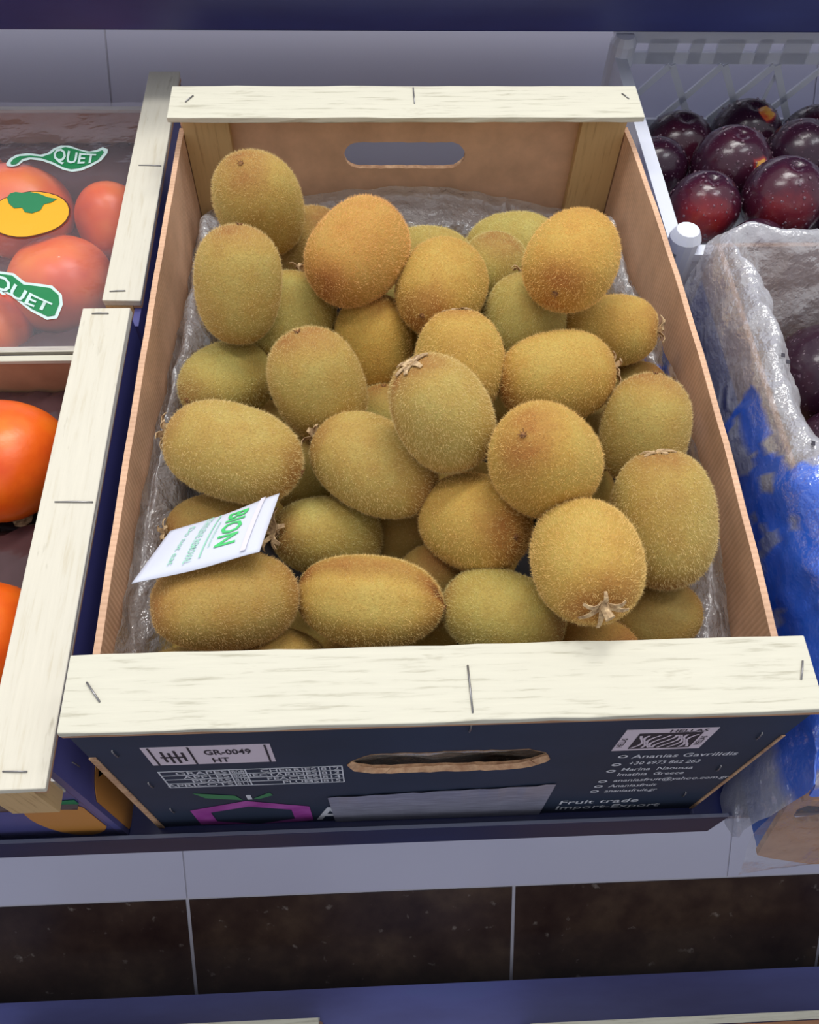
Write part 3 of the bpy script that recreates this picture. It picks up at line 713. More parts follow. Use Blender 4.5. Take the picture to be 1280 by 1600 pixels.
def plum(x, y, z, r, label, seed, red, patch=None, group='plums in the crates on the right'):
    rr = random.Random(seed); bm = bmesh.new()
    bmesh.ops.create_uvsphere(bm, u_segments=36, v_segments=22, radius=1)
    lay = bm.verts.layers.float.new('tint')
    side = Vector((rr.uniform(-1, 1), rr.uniform(-1, .2), rr.uniform(-.6, .5))).normalized() if red < .5 else Vector((-.3, -.8, .2)).normalized()
    pd = Vector(patch).normalized() if patch else None
    for v in bm.verts:
        d = v.co.normalized(); a = math.atan2(d.y, d.x)
        seam = math.exp(-(a/.10)**2)*math.hypot(d.x, d.y)
        k = 1 - .030*seam - .16*math.exp(-((1-d.z)/.012)) - .05*math.exp(-((1+d.z)/.02))
        v.co = Vector((d.x*k, d.y*k, d.z*k*.97))*r
        t = -.12 + red*.55*max(0, d.dot(side))**1.2
        if pd and d.dot(pd) > .962: t = .75
        v[lay] = t
    o = obj('plum', bm, 'plum', base=(0, 0, 0), smooth=True)
    tag(o, label, 'plum', group)
    rot = Matrix.Rotation(rr.uniform(0, 6.28), 4, 'Z') @ Matrix.Rotation(rr.uniform(.3, 1.2), 4, 'X') if not patch and red < .5 else Matrix.Identity(4)
    o.matrix_world = TF @ Matrix.Translation((x, y, z)) @ rot
    up = rot.inverted().to_3x3() @ Vector((-.25, -.5, .8))
    dr = obj('water_droplets', drops(r, 70, rr, up), 'water', o, base=(0, 0, 0), smooth=True); dr['kind'] = 'stuff'
    return o
PL = [(.2394, .5330, -.1000, .0305, 'plum at the rear left of the white crate under the lattice', .55, None),
      (.3002, .5440, -.0960, .0305, 'tall dark plum at the rear with a small pale spot', .2, (.25, -.25, .9)),
      (.3624, .5400, -.1000, .0315, 'reddish plum at the rear right picture edge', .8, None),
      (.2095, .4903, -.0893, .0259, 'dark plum half hidden behind the rear right corner of the kiwi crate', .1, None),
      (.2636, .4743, -.0753, .0316, 'middle plum with a bright yellow spot', .35, (.45, -.75, .48)),
      (.3285, .4917, -.0799, .0307, 'wet speckled dark plum on the right picture edge, second row', .15, None),
      (.2276, .4189, -.0707, .0273, 'red plum at the front left of the white crate', 1.25, None),
      (.2853, .4169, -.0614, .0311, 'large plum with a red and amber left cheek', 1.0, None),
      (.2560, .3700, -.0720, .0240, 'dark plum top peeking over the front rim beside the red plum', .05, None),
      (.3389, .4324, -.0859, .0290, 'plum at the right picture edge behind the amber cheeked plum', .3, None),
      (.3080, .3740, -.0930, .0250, 'low plum at the front rim of the white crate', .3, None)]
for i, (x, y, z, r, lb, rd, pt) in enumerate(PL): plum(x, y, z, r, lb, 40+i, rd, pt)

# ------------------------------------------------------------------ bagged carton of plums on the right
ct = thing('plum_carton', 'tan and blue carton lined with a clear bag at the right edge', 'carton', (.40, .15, -.185))
CX = .1975
def lean(z): return -.0275 + (z+.185)/.165*.0455
bm = poly([(CX, -.0265, -.185), (CX, .3200, -.185), (CX, .3200, -.0200), (CX, .0190, -.0200)], .003)
bm.normal_update()
for f in bm.faces: f.material_index = 0 if f.normal.x < -.5 else 1
sp = obj('side_panel', bm, ['blue', 'tan_plain'], ct)
bm = poly([(CX-.0006, .0100, -.0560), (CX-.0006, .3200, -.0500), (CX-.0006, .3200, -.0200), (CX-.0006, .0190, -.0200)], .0005)
obj('bare_strip', bm, 'tan_plain', sp)
bm = plate([(CX-.001, -.185), (.2060, -.190), (.2350, -.200), (.62, -.204), (.62, -.02), (CX-.001, -.02)], [(.2035, -.133), (.2080, -.129), (.2190, -.131), (.2270, -.138), (.2230, -.146), (.2090, -.149), (.2040, -.143)], 0, .0035, 0, 1)
for v in bm.verts: v.co.y += lean(v.co.z)
obj('front_panel', bm, ['tan_plain', 'raw'], ct)
obj('rear_panel', bx(CX+.0035, .62, .3165, .3200, -.185, -.02), 'tan_plain', ct)
obj('bottom_board', bx(CX+.0035, .62, -.012, .316, -.1200, -.1165), 'tan_plain', ct)
for i, (x, y, z, r, lb) in enumerate(((.2756, .2575, -.0805, .0350, 'large dark plum at the rear of the bagged carton'), (.2690, .1890, -.0800, .0330, 'dark plum in the bagged carton below the largest plum'),
                                   (.3450, .2850, -.0836, .0315, 'plum deep in the rear right of the bagged carton'), (.2520, .1220, -.0830, .0325, 'plum in the bagged carton nearest the front'))):
    plum(x, y, z, r, lb, 70+i, .12)

# more of the same fruit, just past the picture edges
pm = [o for o in col.objects if o.name.startswith('plum') and o.data]
src = [o for o in pm if o.get('category') == 'plum'][0]
for i in range(22):
    if i < 13: x, y, z = .3480+.068*(i % 4)+.004*((i*7) % 3), .045+.068*(i//4)+.003*((i*5) % 3), -.0825
    else: x, y, z = .4120+.064*((i-13) % 3), .3900+.064*((i-13)//3), -.1005
    c = src.copy(); col.objects.link(c)
    c.matrix_world = TF @ Matrix.Translation((x, y, z)) @ Matrix.Rotation(i*1.9, 4, 'Z') @ Matrix.Rotation(.5+i*.7, 4, 'X')
    tag(c, 'dark plum lying past the right edge of the picture', 'plum', 'plums past the right picture edge')
    for ch in src.children:
        d = ch.copy(); col.objects.link(d); d.parent = c
pm = [o for o in col.objects if o.get('category') == 'persimmon']
src = pm[1]
for i in range(12):
    if i < 6: x, y, z = -.3700-.086*(i % 3), .060+.125*(i//3), -.0900
    else: x, y, z = -.4400-.075*((i-6) % 2), .350+.082*((i-6)//2), -.1090
    if i % 3 == 2 and i < 6: continue
    c = src.copy(); col.objects.link(c)
    c.matrix_world = TF @ Matrix.Translation((x, y, z)) @ Matrix.Rotation(i*1.7, 4, 'Z') @ Matrix.Rotation(2.8+.1*i, 4, 'X')
    tag(c, 'persimmon lying past the left edge of the picture', 'persimmon', 'persimmons past the left picture edge')
    for ch in src.children:
        d = ch.copy(); col.objects.link(d); d.parent = c

def ribbon(name, sects, nu, nv, amp, freq, mat, base, label, cat, inkfn=None, seed=0, parent=None, amp2=.0006):
    """crinkled film lofted through cross-sections; every section lists the same number of points"""
    S = np.array(sects, float); ns, npt = S.shape[:2]
    def cat_(P, t):
        n = len(P); i = min(int(t*(n-1)), n-2); u = t*(n-1)-i
        p0, p1, p2, p3 = P[max(i-1, 0)], P[i], P[i+1], P[min(i+2, n-1)]
        return .5*((2*p1) + (-p0+p2)*u + (2*p0-5*p1+4*p2-p3)*u*u + (-p0+3*p1-3*p2+p3)*u**3)
    cols = [[cat_(S[:, k], a/nu) for k in range(npt)] for a in range(nu+1)]
    bm = bmesh.new(); lay = bm.verts.layers.float.new('ink'); g = []
    for a in range(nu+1):
        row = []
        for b in range(nv+1):
            p = Vector(cat_(np.array(cols[a]), b/nv))
            q = p*freq + Vector((seed, seed*1.7, 0))
            w = Vector((noise.noise(q), noise.noise(q+Vector((31, 7, 3))), noise.noise(q+Vector((5, 19, 41)))))
            w2 = 1-2*abs(noise.noise(q*2.3+Vector((9, 2, 6)))); w3 = noise.noise(q*5.1)
            v = bm.verts.new(p + w*amp + Vector((w2, w3, w2*.7))*amp*.35); row.append(v)
            if inkfn: v[lay] = inkfn(p, q)
        g.append(row)
    for a in range(nu):
        for b in range(nv): bm.faces.new((g[a][b], g[a][b+1], g[a+1][b+1], g[a+1][b]))
    if parent is not None: return obj(name, bm, mat, parent, smooth=True)
    return tag(obj(name, bm, mat, base=base, smooth=True), label, cat)

def bag2_sec(kind, s, dz=0, out=-.12, wob=0):
    if kind == 'L': return [(.240, s, -.095), (.226, s, -.055), (.213, s, -.022+dz), (.2010, s, -.008+dz), (.1885-wob, s, -.024+dz), (.1840-wob, s, -.065), (.1855-wob, s, out)]
    return [(s, .288, -.095), (s, .296, -.055), (s, .307, -.022+dz), (s, .319, -.010+dz), (s, .3265, -.030), (s, .3290, -.050), (s, .3290, -.075)]
sec = [bag2_sec('L', -.018, -.05, -.185, .004), bag2_sec('L', .012, -.006, -.180, .004), bag2_sec('L', .05, .002, -.150, .0), bag2_sec('L', .09, .004, -.125), bag2_sec('L', .135, .006, -.115), bag2_sec('L', .18, .004), bag2_sec('L', .23, .008), bag2_sec('L', .275, .005)]
sec.append([(.238, .285, -.095), (.225, .294, -.055), (.209, .306, -.018), (.200, .316, -.006), (.1925, .325, -.028), (.1915, .327, -.05), (.1915, .327, -.075)])
sec += [bag2_sec('R', x, d) for x, d in ((.245, .004), (.29, .002), (.34, .006), (.40, .003), (.5, .004), (.60, .003))]
def ink2(p, q):
    k = noise.noise(q*1.3+Vector((3, 3, 3)))
    if p.y < .028 and p.z < -.085: return 0.0
    if p.y < .135 and p.x < .222: return .85 if k > -.22-.3*(p.y < .09) else .15
    return .8 if (p.y < .20 and p.x < .190 and k > -.1) else 0.0
bag2 = ribbon('plastic_bag', sec, 220, 44, .0042, 42, 'bag2', (.3, .15, -.12), 'crumpled clear bag folded over the rim of the plum carton', 'plastic bag', ink2, 3)
fs = []
for x in np.linspace(.186, .46, 9):
    fs.append([(x, lean(z)-.0045-.0030*math.sin(k*1.9+x*40), z) for k, z in enumerate((-.10, -.13, -.16, -.180, -.194))])
ribbon('bag_flap', fs, 60, 20, .0020, 50, 'flap', None, None, None, None, 8, parent=bag2)
# dark holes punched in the film
for y, x, z in ((.2065, .2035, -.0035), (.2015, .2050, -.0035), (.1440, .2020, -.0025)):
    obj('punched_mark', poly([(x+a, y+b, z+.0012) for a, b in ((-.0014, -.0010), (.0006, -.0016), (.0014, .0010), (-.0006, .0016))], .0003), 'dark_ink', bag2)

# ------------------------------------------------------------------ clear liner bag in the kiwi crate
lt = [(.040, -.041), (.079, -.044), (.114, -.045), (.166, -.049), (.219, -.058), (.278, -.070), (.373, -.086), (.45, -.089)]
li = [(.040, -.1435), (.1056, -.1468), (.155, -.1458), (.196, -.1513), (.241, -.148), (.284, -.1376), (.3135, -.140), (.39, -.136), (.45, -.136)]
rt = [(.040, -.070), (.065, -.062), (.10, -.051), (.13, -.046), (.164, -.045), (.201, -.043), (.249, -.051), (.307, -.064), (.388, -.090), (.45, -.096)]
ri = [(.040, .126), (.064, .132), (.086, .144), (.1135, .1525), (.157, .1525), (.194, .1515), (.241, .150), (.28, .1470), (.322, .1420), (.39, .140), (.45, .140)]
rz = [(-.081, -.077), (-.036, -.072), (.003, -.070), (.043, -.072), (.084, -.081), (.13, -.095)]
sec = []
for y in (.042, .07, .10, .13, .16, .19, .22, .25, .28, .31, .34, .37, .40):
    xi = interp(li, y); zt = interp(lt, y)
    sec.append([(-.1590, y, zt), (-.1585, y, zt-.012), ((xi-.1585)/2-.002, y, -.060), (xi, y, -.072), (xi+.001, y, -.095), (xi-.002, y, -.130), (xi+.006, y, -.147)])
sec.append([(-.150, .440, -.088), (-.149, .439, -.098), (-.142, .428, -.094), (-.137, .420, -.100), (-.137, .418, -.112), (-.138, .42, -.135), (-.135, .42, -.147)])
for x in (-.105, -.075, -.04, 0, .04, .075, .105):
    z = interp(rz, x); sec.append([(x, .4430, z), (x, .4420, z-.008), (x, .430, z-.013), (x, .418, z-.016), (x, .413, z-.030), (x, .420, -.130), (x, .420, -.147)])
sec.append([(.150, .440, -.096), (.149, .439, -.102), (.142, .428, -.100), (.137, .420, -.106), (.137, .418, -.116), (.138, .42, -.135), (.135, .42, -.147)])
for y in (.40, .37, .34, .31, .28, .25, .22, .19, .16, .13, .10, .08, .064, .045):
    xi = interp(ri, y); zt = interp(rt, y)
    sec.append([(.1592, y, zt), (.1588, y, zt-.012), ((xi+.1588)/2+.002, y, -.064), (xi, y, -.076), (xi-.001, y, -.098), (xi+.001, y, -.130), (xi-.006, y, -.147)])
def ink1(p, q):
    k = noise.noise(q*1.6+Vector((3, 8, 1)))
    return .85 if (p.x > .143 and .185 < p.y < .262 and p.z > -.085 and k > .12) else 0.0
for x in (.115, .08, .04, 0, -.04, -.08, -.115):
    bl = .0055*max(0, 1-(x/.06)**2); sec.append([(x, .0110, -.040), (x, .0095-bl, -.054), (x, .0095-bl*.9, -.062), (x, .0100, -.080), (x, .014, -.100), (x, .022, -.125), (x, .022, -.147)])
ribbon('plastic_bag', sec, 300, 40, .0024, 55, 'bag', (0, .23, -.148), 'clear crinkled liner bag around the kiwis inside the crate', 'plastic bag', ink1, 1)

# ------------------------------------------------------------------ paper sachet on the kiwis
BL, TL_, TR, BR = (Vector(p) for p in ((-.1407, .0666, .0065), (-.1294, .1008, -.0050), (-.0769, .1207, -.0060), (-.0833, .0797, .0075)))
def sach(a, b, h=0):
    p = (TL_*(1-a) + TR*a)*(1-b) + (BL*(1-a) + BR*a)*b
    n = (TR-BL).cross(TL_-BR).normalized()
    if n.z < 0: n = -n
    return p + n*(.0026*math.sin(math.pi*a)*math.sin(math.pi*b)**.7 - .0016*a*math.sin(a*5) + h)
bm = bmesh.new(); g = [[[bm.verts.new(sach(a/20, b/14, s*(.0012*min(1, 6*min(a/20, 1-a/20, b/14, 1-b/14))+.00015))) for b in range(15)] for a in range(21)] for s in (1, -1)]
for s in (0, 1):
    for a in range(20):
        for b in range(14):
            q = (g[s][a][b], g[s][a][b+1], g[s][a+1][b+1], g[s][a+1][b]); bm.faces.new(q if s else tuple(reversed(q)))
for a in range(20):
    for b in (0, 14): bm.faces.new((g[0][a][b], g[0][a+1][b], g[1][a+1][b], g[1][a][b]))
for b in range(14):
    for a in (0, 20): bm.faces.new((g[0][a][b], g[0][a][b+1], g[1][a][b+1], g[1][a][b]))
bmesh.ops.recalc_face_normals(bm, faces=bm.faces)
sa = tag(obj('paper_sachet', bm, 'paper', base=BL, smooth=True), 'white paper sachet with green lettering lying on the kiwis', 'sachet')
def sband(name, a0, a1, b0, b1, mat):
    bm = bmesh.new(); n = 12
    r = [[bm.verts.new(sach(a, b0+(b1-b0)*k/n, .0018)) for k in range(n+1)] for a in (a0, a1)]
    for k in range(n): bm.faces.new((r[0][k], r[1][k], r[1][k+1], r[0][k+1]))
    return obj(name, bm, mat, sa)
sband('seal_band', .842, .885, .04, .96, 'paper_grey'); sband('printed_line', .492, .506, .12, .88, 'green_pale')
map_text('lettering', 'BION', .02, lambda s, t: sach(.60+.24*t, .17+.62*s, .0019), 'green_b', sa, .0004)
map_text('lettering', 'www.bion.com', .02, lambda s, t: sach(.535+.035*t, .30+.45*s, .0019), 'green_pale', sa, .0002)
map_text('lettering', 'ETHYLENE REMOVAL', .02, lambda s, t: sach(.375+.085*t, .10+.82*s, .0019), 'green_pale', sa, .0002)
map_text('lettering', 'Do not eat', .02, lambda s, t: sach(.245+.07*t, .18+.70*s, .0019), 'green_pale', sa, .0002)

# ------------------------------------------------------------------ kiwis: x, y, z, cross radius, length ratio, direction of the stem end
KIWI=[
(-0.0968,0.329,0.0049,0.0269,1.27,0.176,0.175,-0.969),
(-0.1048,0.2563,0.0067,0.0251,1.316,-0.107,-0.519,-0.848),
(-0.0736,0.3437,-0.0478,0.028,1.27,0.678,-0.031,0.734),
(-0.0366,0.2845,0.0055,0.0278,1.27,-0.539,-0.841,-0.055),
(-0.0784,0.2719,-0.0382,0.027,1.15,0.25,0.80,0.55),
(0.0143,0.2756,-0.0146,0.0271,1.27,0.387,0.892,-0.232),
(-0.0281,0.2562,-0.0437,0.0245,1.291,-0.011,-0.563,-0.826),
(0.0207,0.2156,-0.0151,0.0265,1.13,0.0,0.80,0.60),
(-0.0599,0.2011,-0.0161,0.026,1.27,0.269,-0.35,-0.898),
(-0.1168,0.2286,-0.0442,0.0244,1.27,0.618,0.713,-0.331),
(-0.1032,0.1524,-0.0118,0.0262,1.39,-0.951,0.277,0.134),
(0.0051,0.1539,0.0164,0.0253,1.27,-0.503,0.378,0.777),
(-0.0292,0.1512,-0.0242,0.026,1.409,-0.856,0.506,0.107),
(0.0545,0.1244,0.015,0.027,1.27,0.451,0.193,-0.871),
(0.0765,0.2054,-0.0174,0.026,1.284,0.988,0.127,0.091),
(0.0873,0.2634,0.0182,0.0261,1.27,0.431,0.899,-0.083),
(0.0659,0.261,-0.0288,0.0258,1.15,0.0,0.82,0.57),
(0.1186,0.2575,-0.0344,0.0223,1.384,0.92,-0.25,0.28),
(0.0511,0.3109,-0.0411,0.0243,1.27,0.083,0.186,0.979),
(0.0714,0.3553,-0.0571,0.0271,1.27,0.821,-0.433,0.372),
(0.013,0.3452,-0.0579,0.0256,1.27,0.728,-0.594,0.343),
(0.1244,0.1733,-0.0273,0.0253,1.277,-0.092,-0.606,-0.79),
(0.1174,0.1058,-0.0124,0.0261,1.36,-0.105,0.75,0.65),
(0.069,0.0726,0.0064,0.026,1.22,0.028,-0.926,0.377),
(0.0227,0.1163,-0.0289,0.0264,1.22,-0.537,0.617,-0.575),
(-0.0561,0.1275,-0.0588,0.0227,1.42,-0.830,-0.190,0.525),
(-0.0334,0.076,-0.0361,0.0241,1.562,-0.976,0.193,-0.104),
(0.0344,0.0663,-0.0376,0.0226,1.428,0.89,-0.422,0.171),
(-0.1036,0.0715,-0.0241,0.0241,1.488,-0.93,-0.255,0.265),
(-0.1166,0.1282,-0.0503,0.0213,1.279,-0.918,-0.242,0.313),
(-0.0793,0.0513,-0.0628,0.0214,1.27,-0.736,-0.091,0.671),
(0.0784,0.0489,-0.0574,0.0233,1.27,-0.66,0.301,-0.688),
(0.119,0.0726,-0.0604,0.0206,1.27,-0.954,-0.287,-0.09),
(-0.0011,0.0988,-0.0698,0.0204,1.27,-0.408,-0.396,-0.822),
(-0.0123,0.1367,-0.0801,0.0201,1.27,-0.801,0.025,-0.598),
(-0.0682,0.1748,-0.0638,0.0207,1.27,-0.352,-0.437,-0.828),
(-0.0225,0.2094,-0.0666,0.0216,1.27,-0.007,-0.427,-0.904),
(0.1355,0.2343,-0.0741,0.023,1.27,0.656,-0.037,0.754),
(0.1048,0.2022,-0.0633,0.0216,1.27,-0.041,0.976,0.214),
(-0.0151,0.3003,-0.0617,0.0234,1.27,0.907,-0.303,0.291),
(-0.1273,0.0429,-0.0579,0.0187,1.27,0.977,-0.102,0.189),
(0.0279,0.1849,-0.1095,0.0225,1.25,0.853,0.521,0),
(0.0966,0.2494,-0.1075,0.0225,1.25,0.072,0.997,0),
(-0.0181,0.3437,-0.1058,0.0225,1.25,0.398,0.917,0),
(0.1219,0.3977,-0.1219,0.0225,1.25,-0.335,0.942,0),
(0.0533,0.403,-0.1122,0.0225,1.25,0.913,0.407,0),
(-0.0006,0.23,-0.1155,0.0225,1.25,-0.992,0.13,0),
(-0.039,0.1262,-0.1151,0.0225,1.25,-0.429,0.903,0),
(-0.0022,0.3002,-0.116,0.0225,1.25,0.777,0.63,0),
(0.0501,0.3367,-0.1217,0.0225,1.25,0.126,0.992,0),
(0.0999,0.1872,-0.1107,0.0225,1.25,0.991,0.131,0),
(-0.0322,0.174,-0.1061,0.0225,1.25,0.22,0.976,0),
(-0.0001,0.4081,-0.1074,0.0225,1.25,0.324,0.946,0),
(-0.1114,0.3095,-0.115,0.0225,1.25,-0.6,0.8,0),
(-0.1135,0.1267,-0.1241,0.0225,1.25,0.358,0.934,0),
(-0.0049,0.0833,-0.1121,0.0225,1.25,0.04,0.999,0),
(0.1058,0.3528,-0.1091,0.0225,1.25,-0.4,0.916,0),
(-0.0672,0.4108,-0.1209,0.0225,1.25,-0.111,0.994,0),
(0.1222,0.294,-0.1238,0.0225,1.25,-0.384,0.923,0),
(0.1126,0.0475,-0.1062,0.0225,1.25,0.863,0.505,0),
(0.0319,0.1392,-0.1076,0.0225,1.25,0.912,0.409,0),
(-0.0487,0.2441,-0.1067,0.0225,1.25,-0.972,0.235,0),
(-0.0879,0.3542,-0.1221,0.0225,1.25,0.705,0.709,0),
(0.108,0.1061,-0.1071,0.0225,1.25,1,0.014,0),
(-0.068,0.2842,-0.1222,0.0225,1.25,-0.963,0.271,0),
(-0.0695,0.0413,-0.113,0.0225,1.25,0.756,0.654,0),
(-0.1186,0.389,-0.1203,0.0225,1.25,0.975,0.22,0),
(0.0374,0.0499,-0.118,0.0225,1.25,0.531,0.848,0),
(-0.0927,0.1887,-0.1187,0.0225,1.25,-0.612,0.791,0),
(0.0516,0.2663,-0.112,0.0225,1.25,0.198,0.98,0),
(-0.104,0.2341,-0.108,0.0225,1.25,0.653,0.757,0),
(-0.126,0.0768,-0.109,0.0225,1.25,0.993,0.116,0),
(0.1196,0.1492,-0.1251,0.0225,1.25,0.605,0.796,0),
(0.0571,0.0946,-0.1087,0.0225,1.25,-0.112,0.994,0),
(-0.074,0.095,-0.1137,0.0225,1.25,-0.798,0.603,0),
]
G_, R_B, GO, SHADE, NE = (.97, 1.06, 1.05), (1.12, .90, .80), (1.10, 1.02, .88), (.80, .74, .74), (1, 1, 1)  # the darkest tone paints shade onto kiwis deep in the heap
# label, tone, stem end ('frill', 'flat', 'stalk', 'bare'), ridge
LOOK = [
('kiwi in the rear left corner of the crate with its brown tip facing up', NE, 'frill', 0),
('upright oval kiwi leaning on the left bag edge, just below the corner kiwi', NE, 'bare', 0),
('shaded kiwi wedged between the corner kiwi and the large reddish kiwi', SHADE, 'bare', 0),
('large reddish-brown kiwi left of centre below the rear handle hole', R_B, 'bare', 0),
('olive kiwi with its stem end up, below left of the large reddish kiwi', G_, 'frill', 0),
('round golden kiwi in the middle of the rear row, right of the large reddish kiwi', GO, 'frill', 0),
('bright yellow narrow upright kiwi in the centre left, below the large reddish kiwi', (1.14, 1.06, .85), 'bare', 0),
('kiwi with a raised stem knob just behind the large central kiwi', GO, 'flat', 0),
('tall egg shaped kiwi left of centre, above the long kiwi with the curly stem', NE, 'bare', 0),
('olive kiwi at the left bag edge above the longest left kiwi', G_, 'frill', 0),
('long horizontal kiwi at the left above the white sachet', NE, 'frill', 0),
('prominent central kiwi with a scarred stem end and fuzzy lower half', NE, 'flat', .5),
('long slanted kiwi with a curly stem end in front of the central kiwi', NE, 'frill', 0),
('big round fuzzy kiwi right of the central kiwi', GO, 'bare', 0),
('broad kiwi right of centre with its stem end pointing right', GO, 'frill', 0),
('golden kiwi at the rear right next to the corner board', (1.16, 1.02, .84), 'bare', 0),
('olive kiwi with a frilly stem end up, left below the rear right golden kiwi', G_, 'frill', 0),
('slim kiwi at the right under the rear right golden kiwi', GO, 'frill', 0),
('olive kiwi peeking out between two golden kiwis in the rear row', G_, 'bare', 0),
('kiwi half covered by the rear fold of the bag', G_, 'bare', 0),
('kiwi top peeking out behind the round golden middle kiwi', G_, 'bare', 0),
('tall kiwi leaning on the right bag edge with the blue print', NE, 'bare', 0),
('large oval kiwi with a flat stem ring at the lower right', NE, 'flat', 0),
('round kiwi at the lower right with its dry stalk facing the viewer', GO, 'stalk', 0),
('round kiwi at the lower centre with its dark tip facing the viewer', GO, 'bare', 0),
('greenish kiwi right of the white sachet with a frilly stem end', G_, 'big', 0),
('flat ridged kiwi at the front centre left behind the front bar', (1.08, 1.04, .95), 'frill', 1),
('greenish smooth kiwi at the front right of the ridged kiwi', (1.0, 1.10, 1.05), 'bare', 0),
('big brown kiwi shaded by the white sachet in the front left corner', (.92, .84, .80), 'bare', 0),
('kiwi half hidden behind the white sachet under the long left kiwi', SHADE, 'frill', 0),
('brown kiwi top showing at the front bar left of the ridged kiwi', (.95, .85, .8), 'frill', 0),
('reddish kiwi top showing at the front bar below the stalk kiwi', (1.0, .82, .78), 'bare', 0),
('shaded kiwi at the front right beside the gathered bag', SHADE, 'frill', 0),
('shaded kiwi behind the ridged kiwi under the round lower centre kiwi', SHADE, 'bare', 0),
('dark kiwi deep in the gap under the long slanted kiwi', SHADE, 'bare', 0),
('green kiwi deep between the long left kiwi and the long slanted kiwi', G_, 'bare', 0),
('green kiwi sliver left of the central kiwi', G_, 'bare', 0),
('small kiwi piece seen behind the broad kiwi near the right bag edge', SHADE, 'bare', 0),
('dark kiwi deep between the broad kiwi and the tall right kiwi', SHADE, 'bare', 0),
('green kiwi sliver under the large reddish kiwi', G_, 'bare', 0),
('kiwi sliver at the front bar in the left corner', SHADE, 'bare', 0),
]
KG = 'kiwis in the crate'
def kiwi_mesh(r, e, seed, ridge, nu=52, nv=32):
    rg = np.random.default_rng(seed)
    th = np.linspace(0, 2*np.pi, nu, endpoint=False)
    t = -np.cos(np.linspace(0, np.pi, nv+1))
    p = 2.12 + .25*rg.random()
    prof = np.maximum(0, 1-np.abs(t)**p)**(1/p)
    prof = prof*(1 + .05*rg.normal()*t*.6)
    flat = 1 - .05*rg.random(); ph = rg.random(6)*6.28; am = rg.normal(0, .010, 4)
    V = []; tint = []
    a = r*e
    for j in range(nv+1):
        for i in (range(nu) if 0 < j < nv else [0]):
            c, s = math.cos(th[i]), math.sin(th[i])
            k = prof[j]*(1 + am[0]*math.sin(2*th[i]+ph[0]) + am[1]*math.sin(3*th[i]+ph[1]+2*t[j]) + am[2]*math.sin(th[i]+ph[2]+3*t[j]))
            if ridge:
                d = -((th[i]-1.9+math.pi) % (2*math.pi)-math.pi)
                k *= 1 + ridge*(.10*math.exp(-(d/.19)**2) - .115*math.exp(-((d-.46)/.20)**2) - .055*math.exp(-((d-1.0)/.35)**2))
            z = a*t[j]
            if t[j] > .955: z -= a*.030*((t[j]-.955)/.045)          # dimple at the stem
            if t[j] < -.97: z -= a*.020*((-t[j]-.97)/.03)            # small nose at the blossom end
            V.append((r*k*c, r*k*s*flat, z))
            w = .16 + .36*max(0, (abs(t[j])-.62)/.38)**1.3 + .05*math.sin(th[i]*2+ph[3])
            if ridge:
                w += ridge*(.30*math.exp(-((d-.15)/.25)**2) - .10*math.exp(-((d-1.0)/.5)**2))
            tint.append(w)
    F = []
    idx = lambda j, i: 0 if j == 0 else (1+(nv-1)*nu if j == nv else 1+(j-1)*nu+i % nu)
    for j in range(nv):
        for i in range(nu):
            q = [idx(j, i), idx(j, i+1), idx(j+1, i+1), idx(j+1, i)]
            q2 = []
            for x in q:
                if x not in q2: q2.append(x)
            F.append(q2)
    return V, F, tint
def fuzz_mesh(V, F, n, seed, r):
    """short stiff hairs: one thin triangle each"""
    rg = np.random.default_rng(seed); V = np.array(V); T = []
    for f in F:
        T.append(f[:3])
        if len(f) == 4: T.append([f[0], f[2], f[3]])
    T = np.array(T); A, B, C_ = V[T[:, 0]], V[T[:, 1]], V[T[:, 2]]
    nr = np.cross(B-A, C_-A); ar = np.linalg.norm(nr, axis=1); ok = ar > 1e-12
    pk = rg.choice(len(T), n, p=np.where(ok, ar, 0)/ar[ok].sum())
    u, v = rg.random(n), rg.random(n); sw = u+v > 1; u[sw], v[sw] = 1-u[sw], 1-v[sw]
    P = A[pk] + (B-A)[pk]*u[:, None] + (C_-A)[pk]*v[:, None]
    Nn = nr[pk]/ar[pk][:, None]; Nn *= np.sign((Nn*P).sum(1))[:, None]
    comb = np.zeros((n, 3)); comb[:, 2] = -1
    D = Nn*.55 + comb*.45 + rg.normal(0, .38, (n, 3)); D += Nn*np.maximum(0, .25-(D*Nn).sum(1))[:, None]
    D /= np.linalg.norm(D, axis=1)[:, None]
    W = np.cross(D, rg.normal(0, 1, (n, 3))); W /= np.linalg.norm(W, axis=1)[:, None]
    ln = (r*.058*(.5+rg.random(n)))[:, None]; wd = r*.0040
    P0 = P - Nn*r*.004
    out = np.empty((n*3, 3)); out[0::3] = P0-W*wd; out[1::3] = P0+W*wd; out[2::3] = P0+D*ln
    return out
def mesh_np(name, V, F, mat, smooth=True, tint=None):
    me = bpy.data.meshes.new(name); me.from_pydata([tuple(v) for v in V], [], F); me.materials.append(M[mat])
    if smooth: me.polygons.foreach_set('use_smooth', [True]*len(me.polygons))
    if tint is not None:
        at = me.attributes.new('tint', 'FLOAT', 'POINT'); at.data.foreach_set('value', tint)
    me.update(); return me
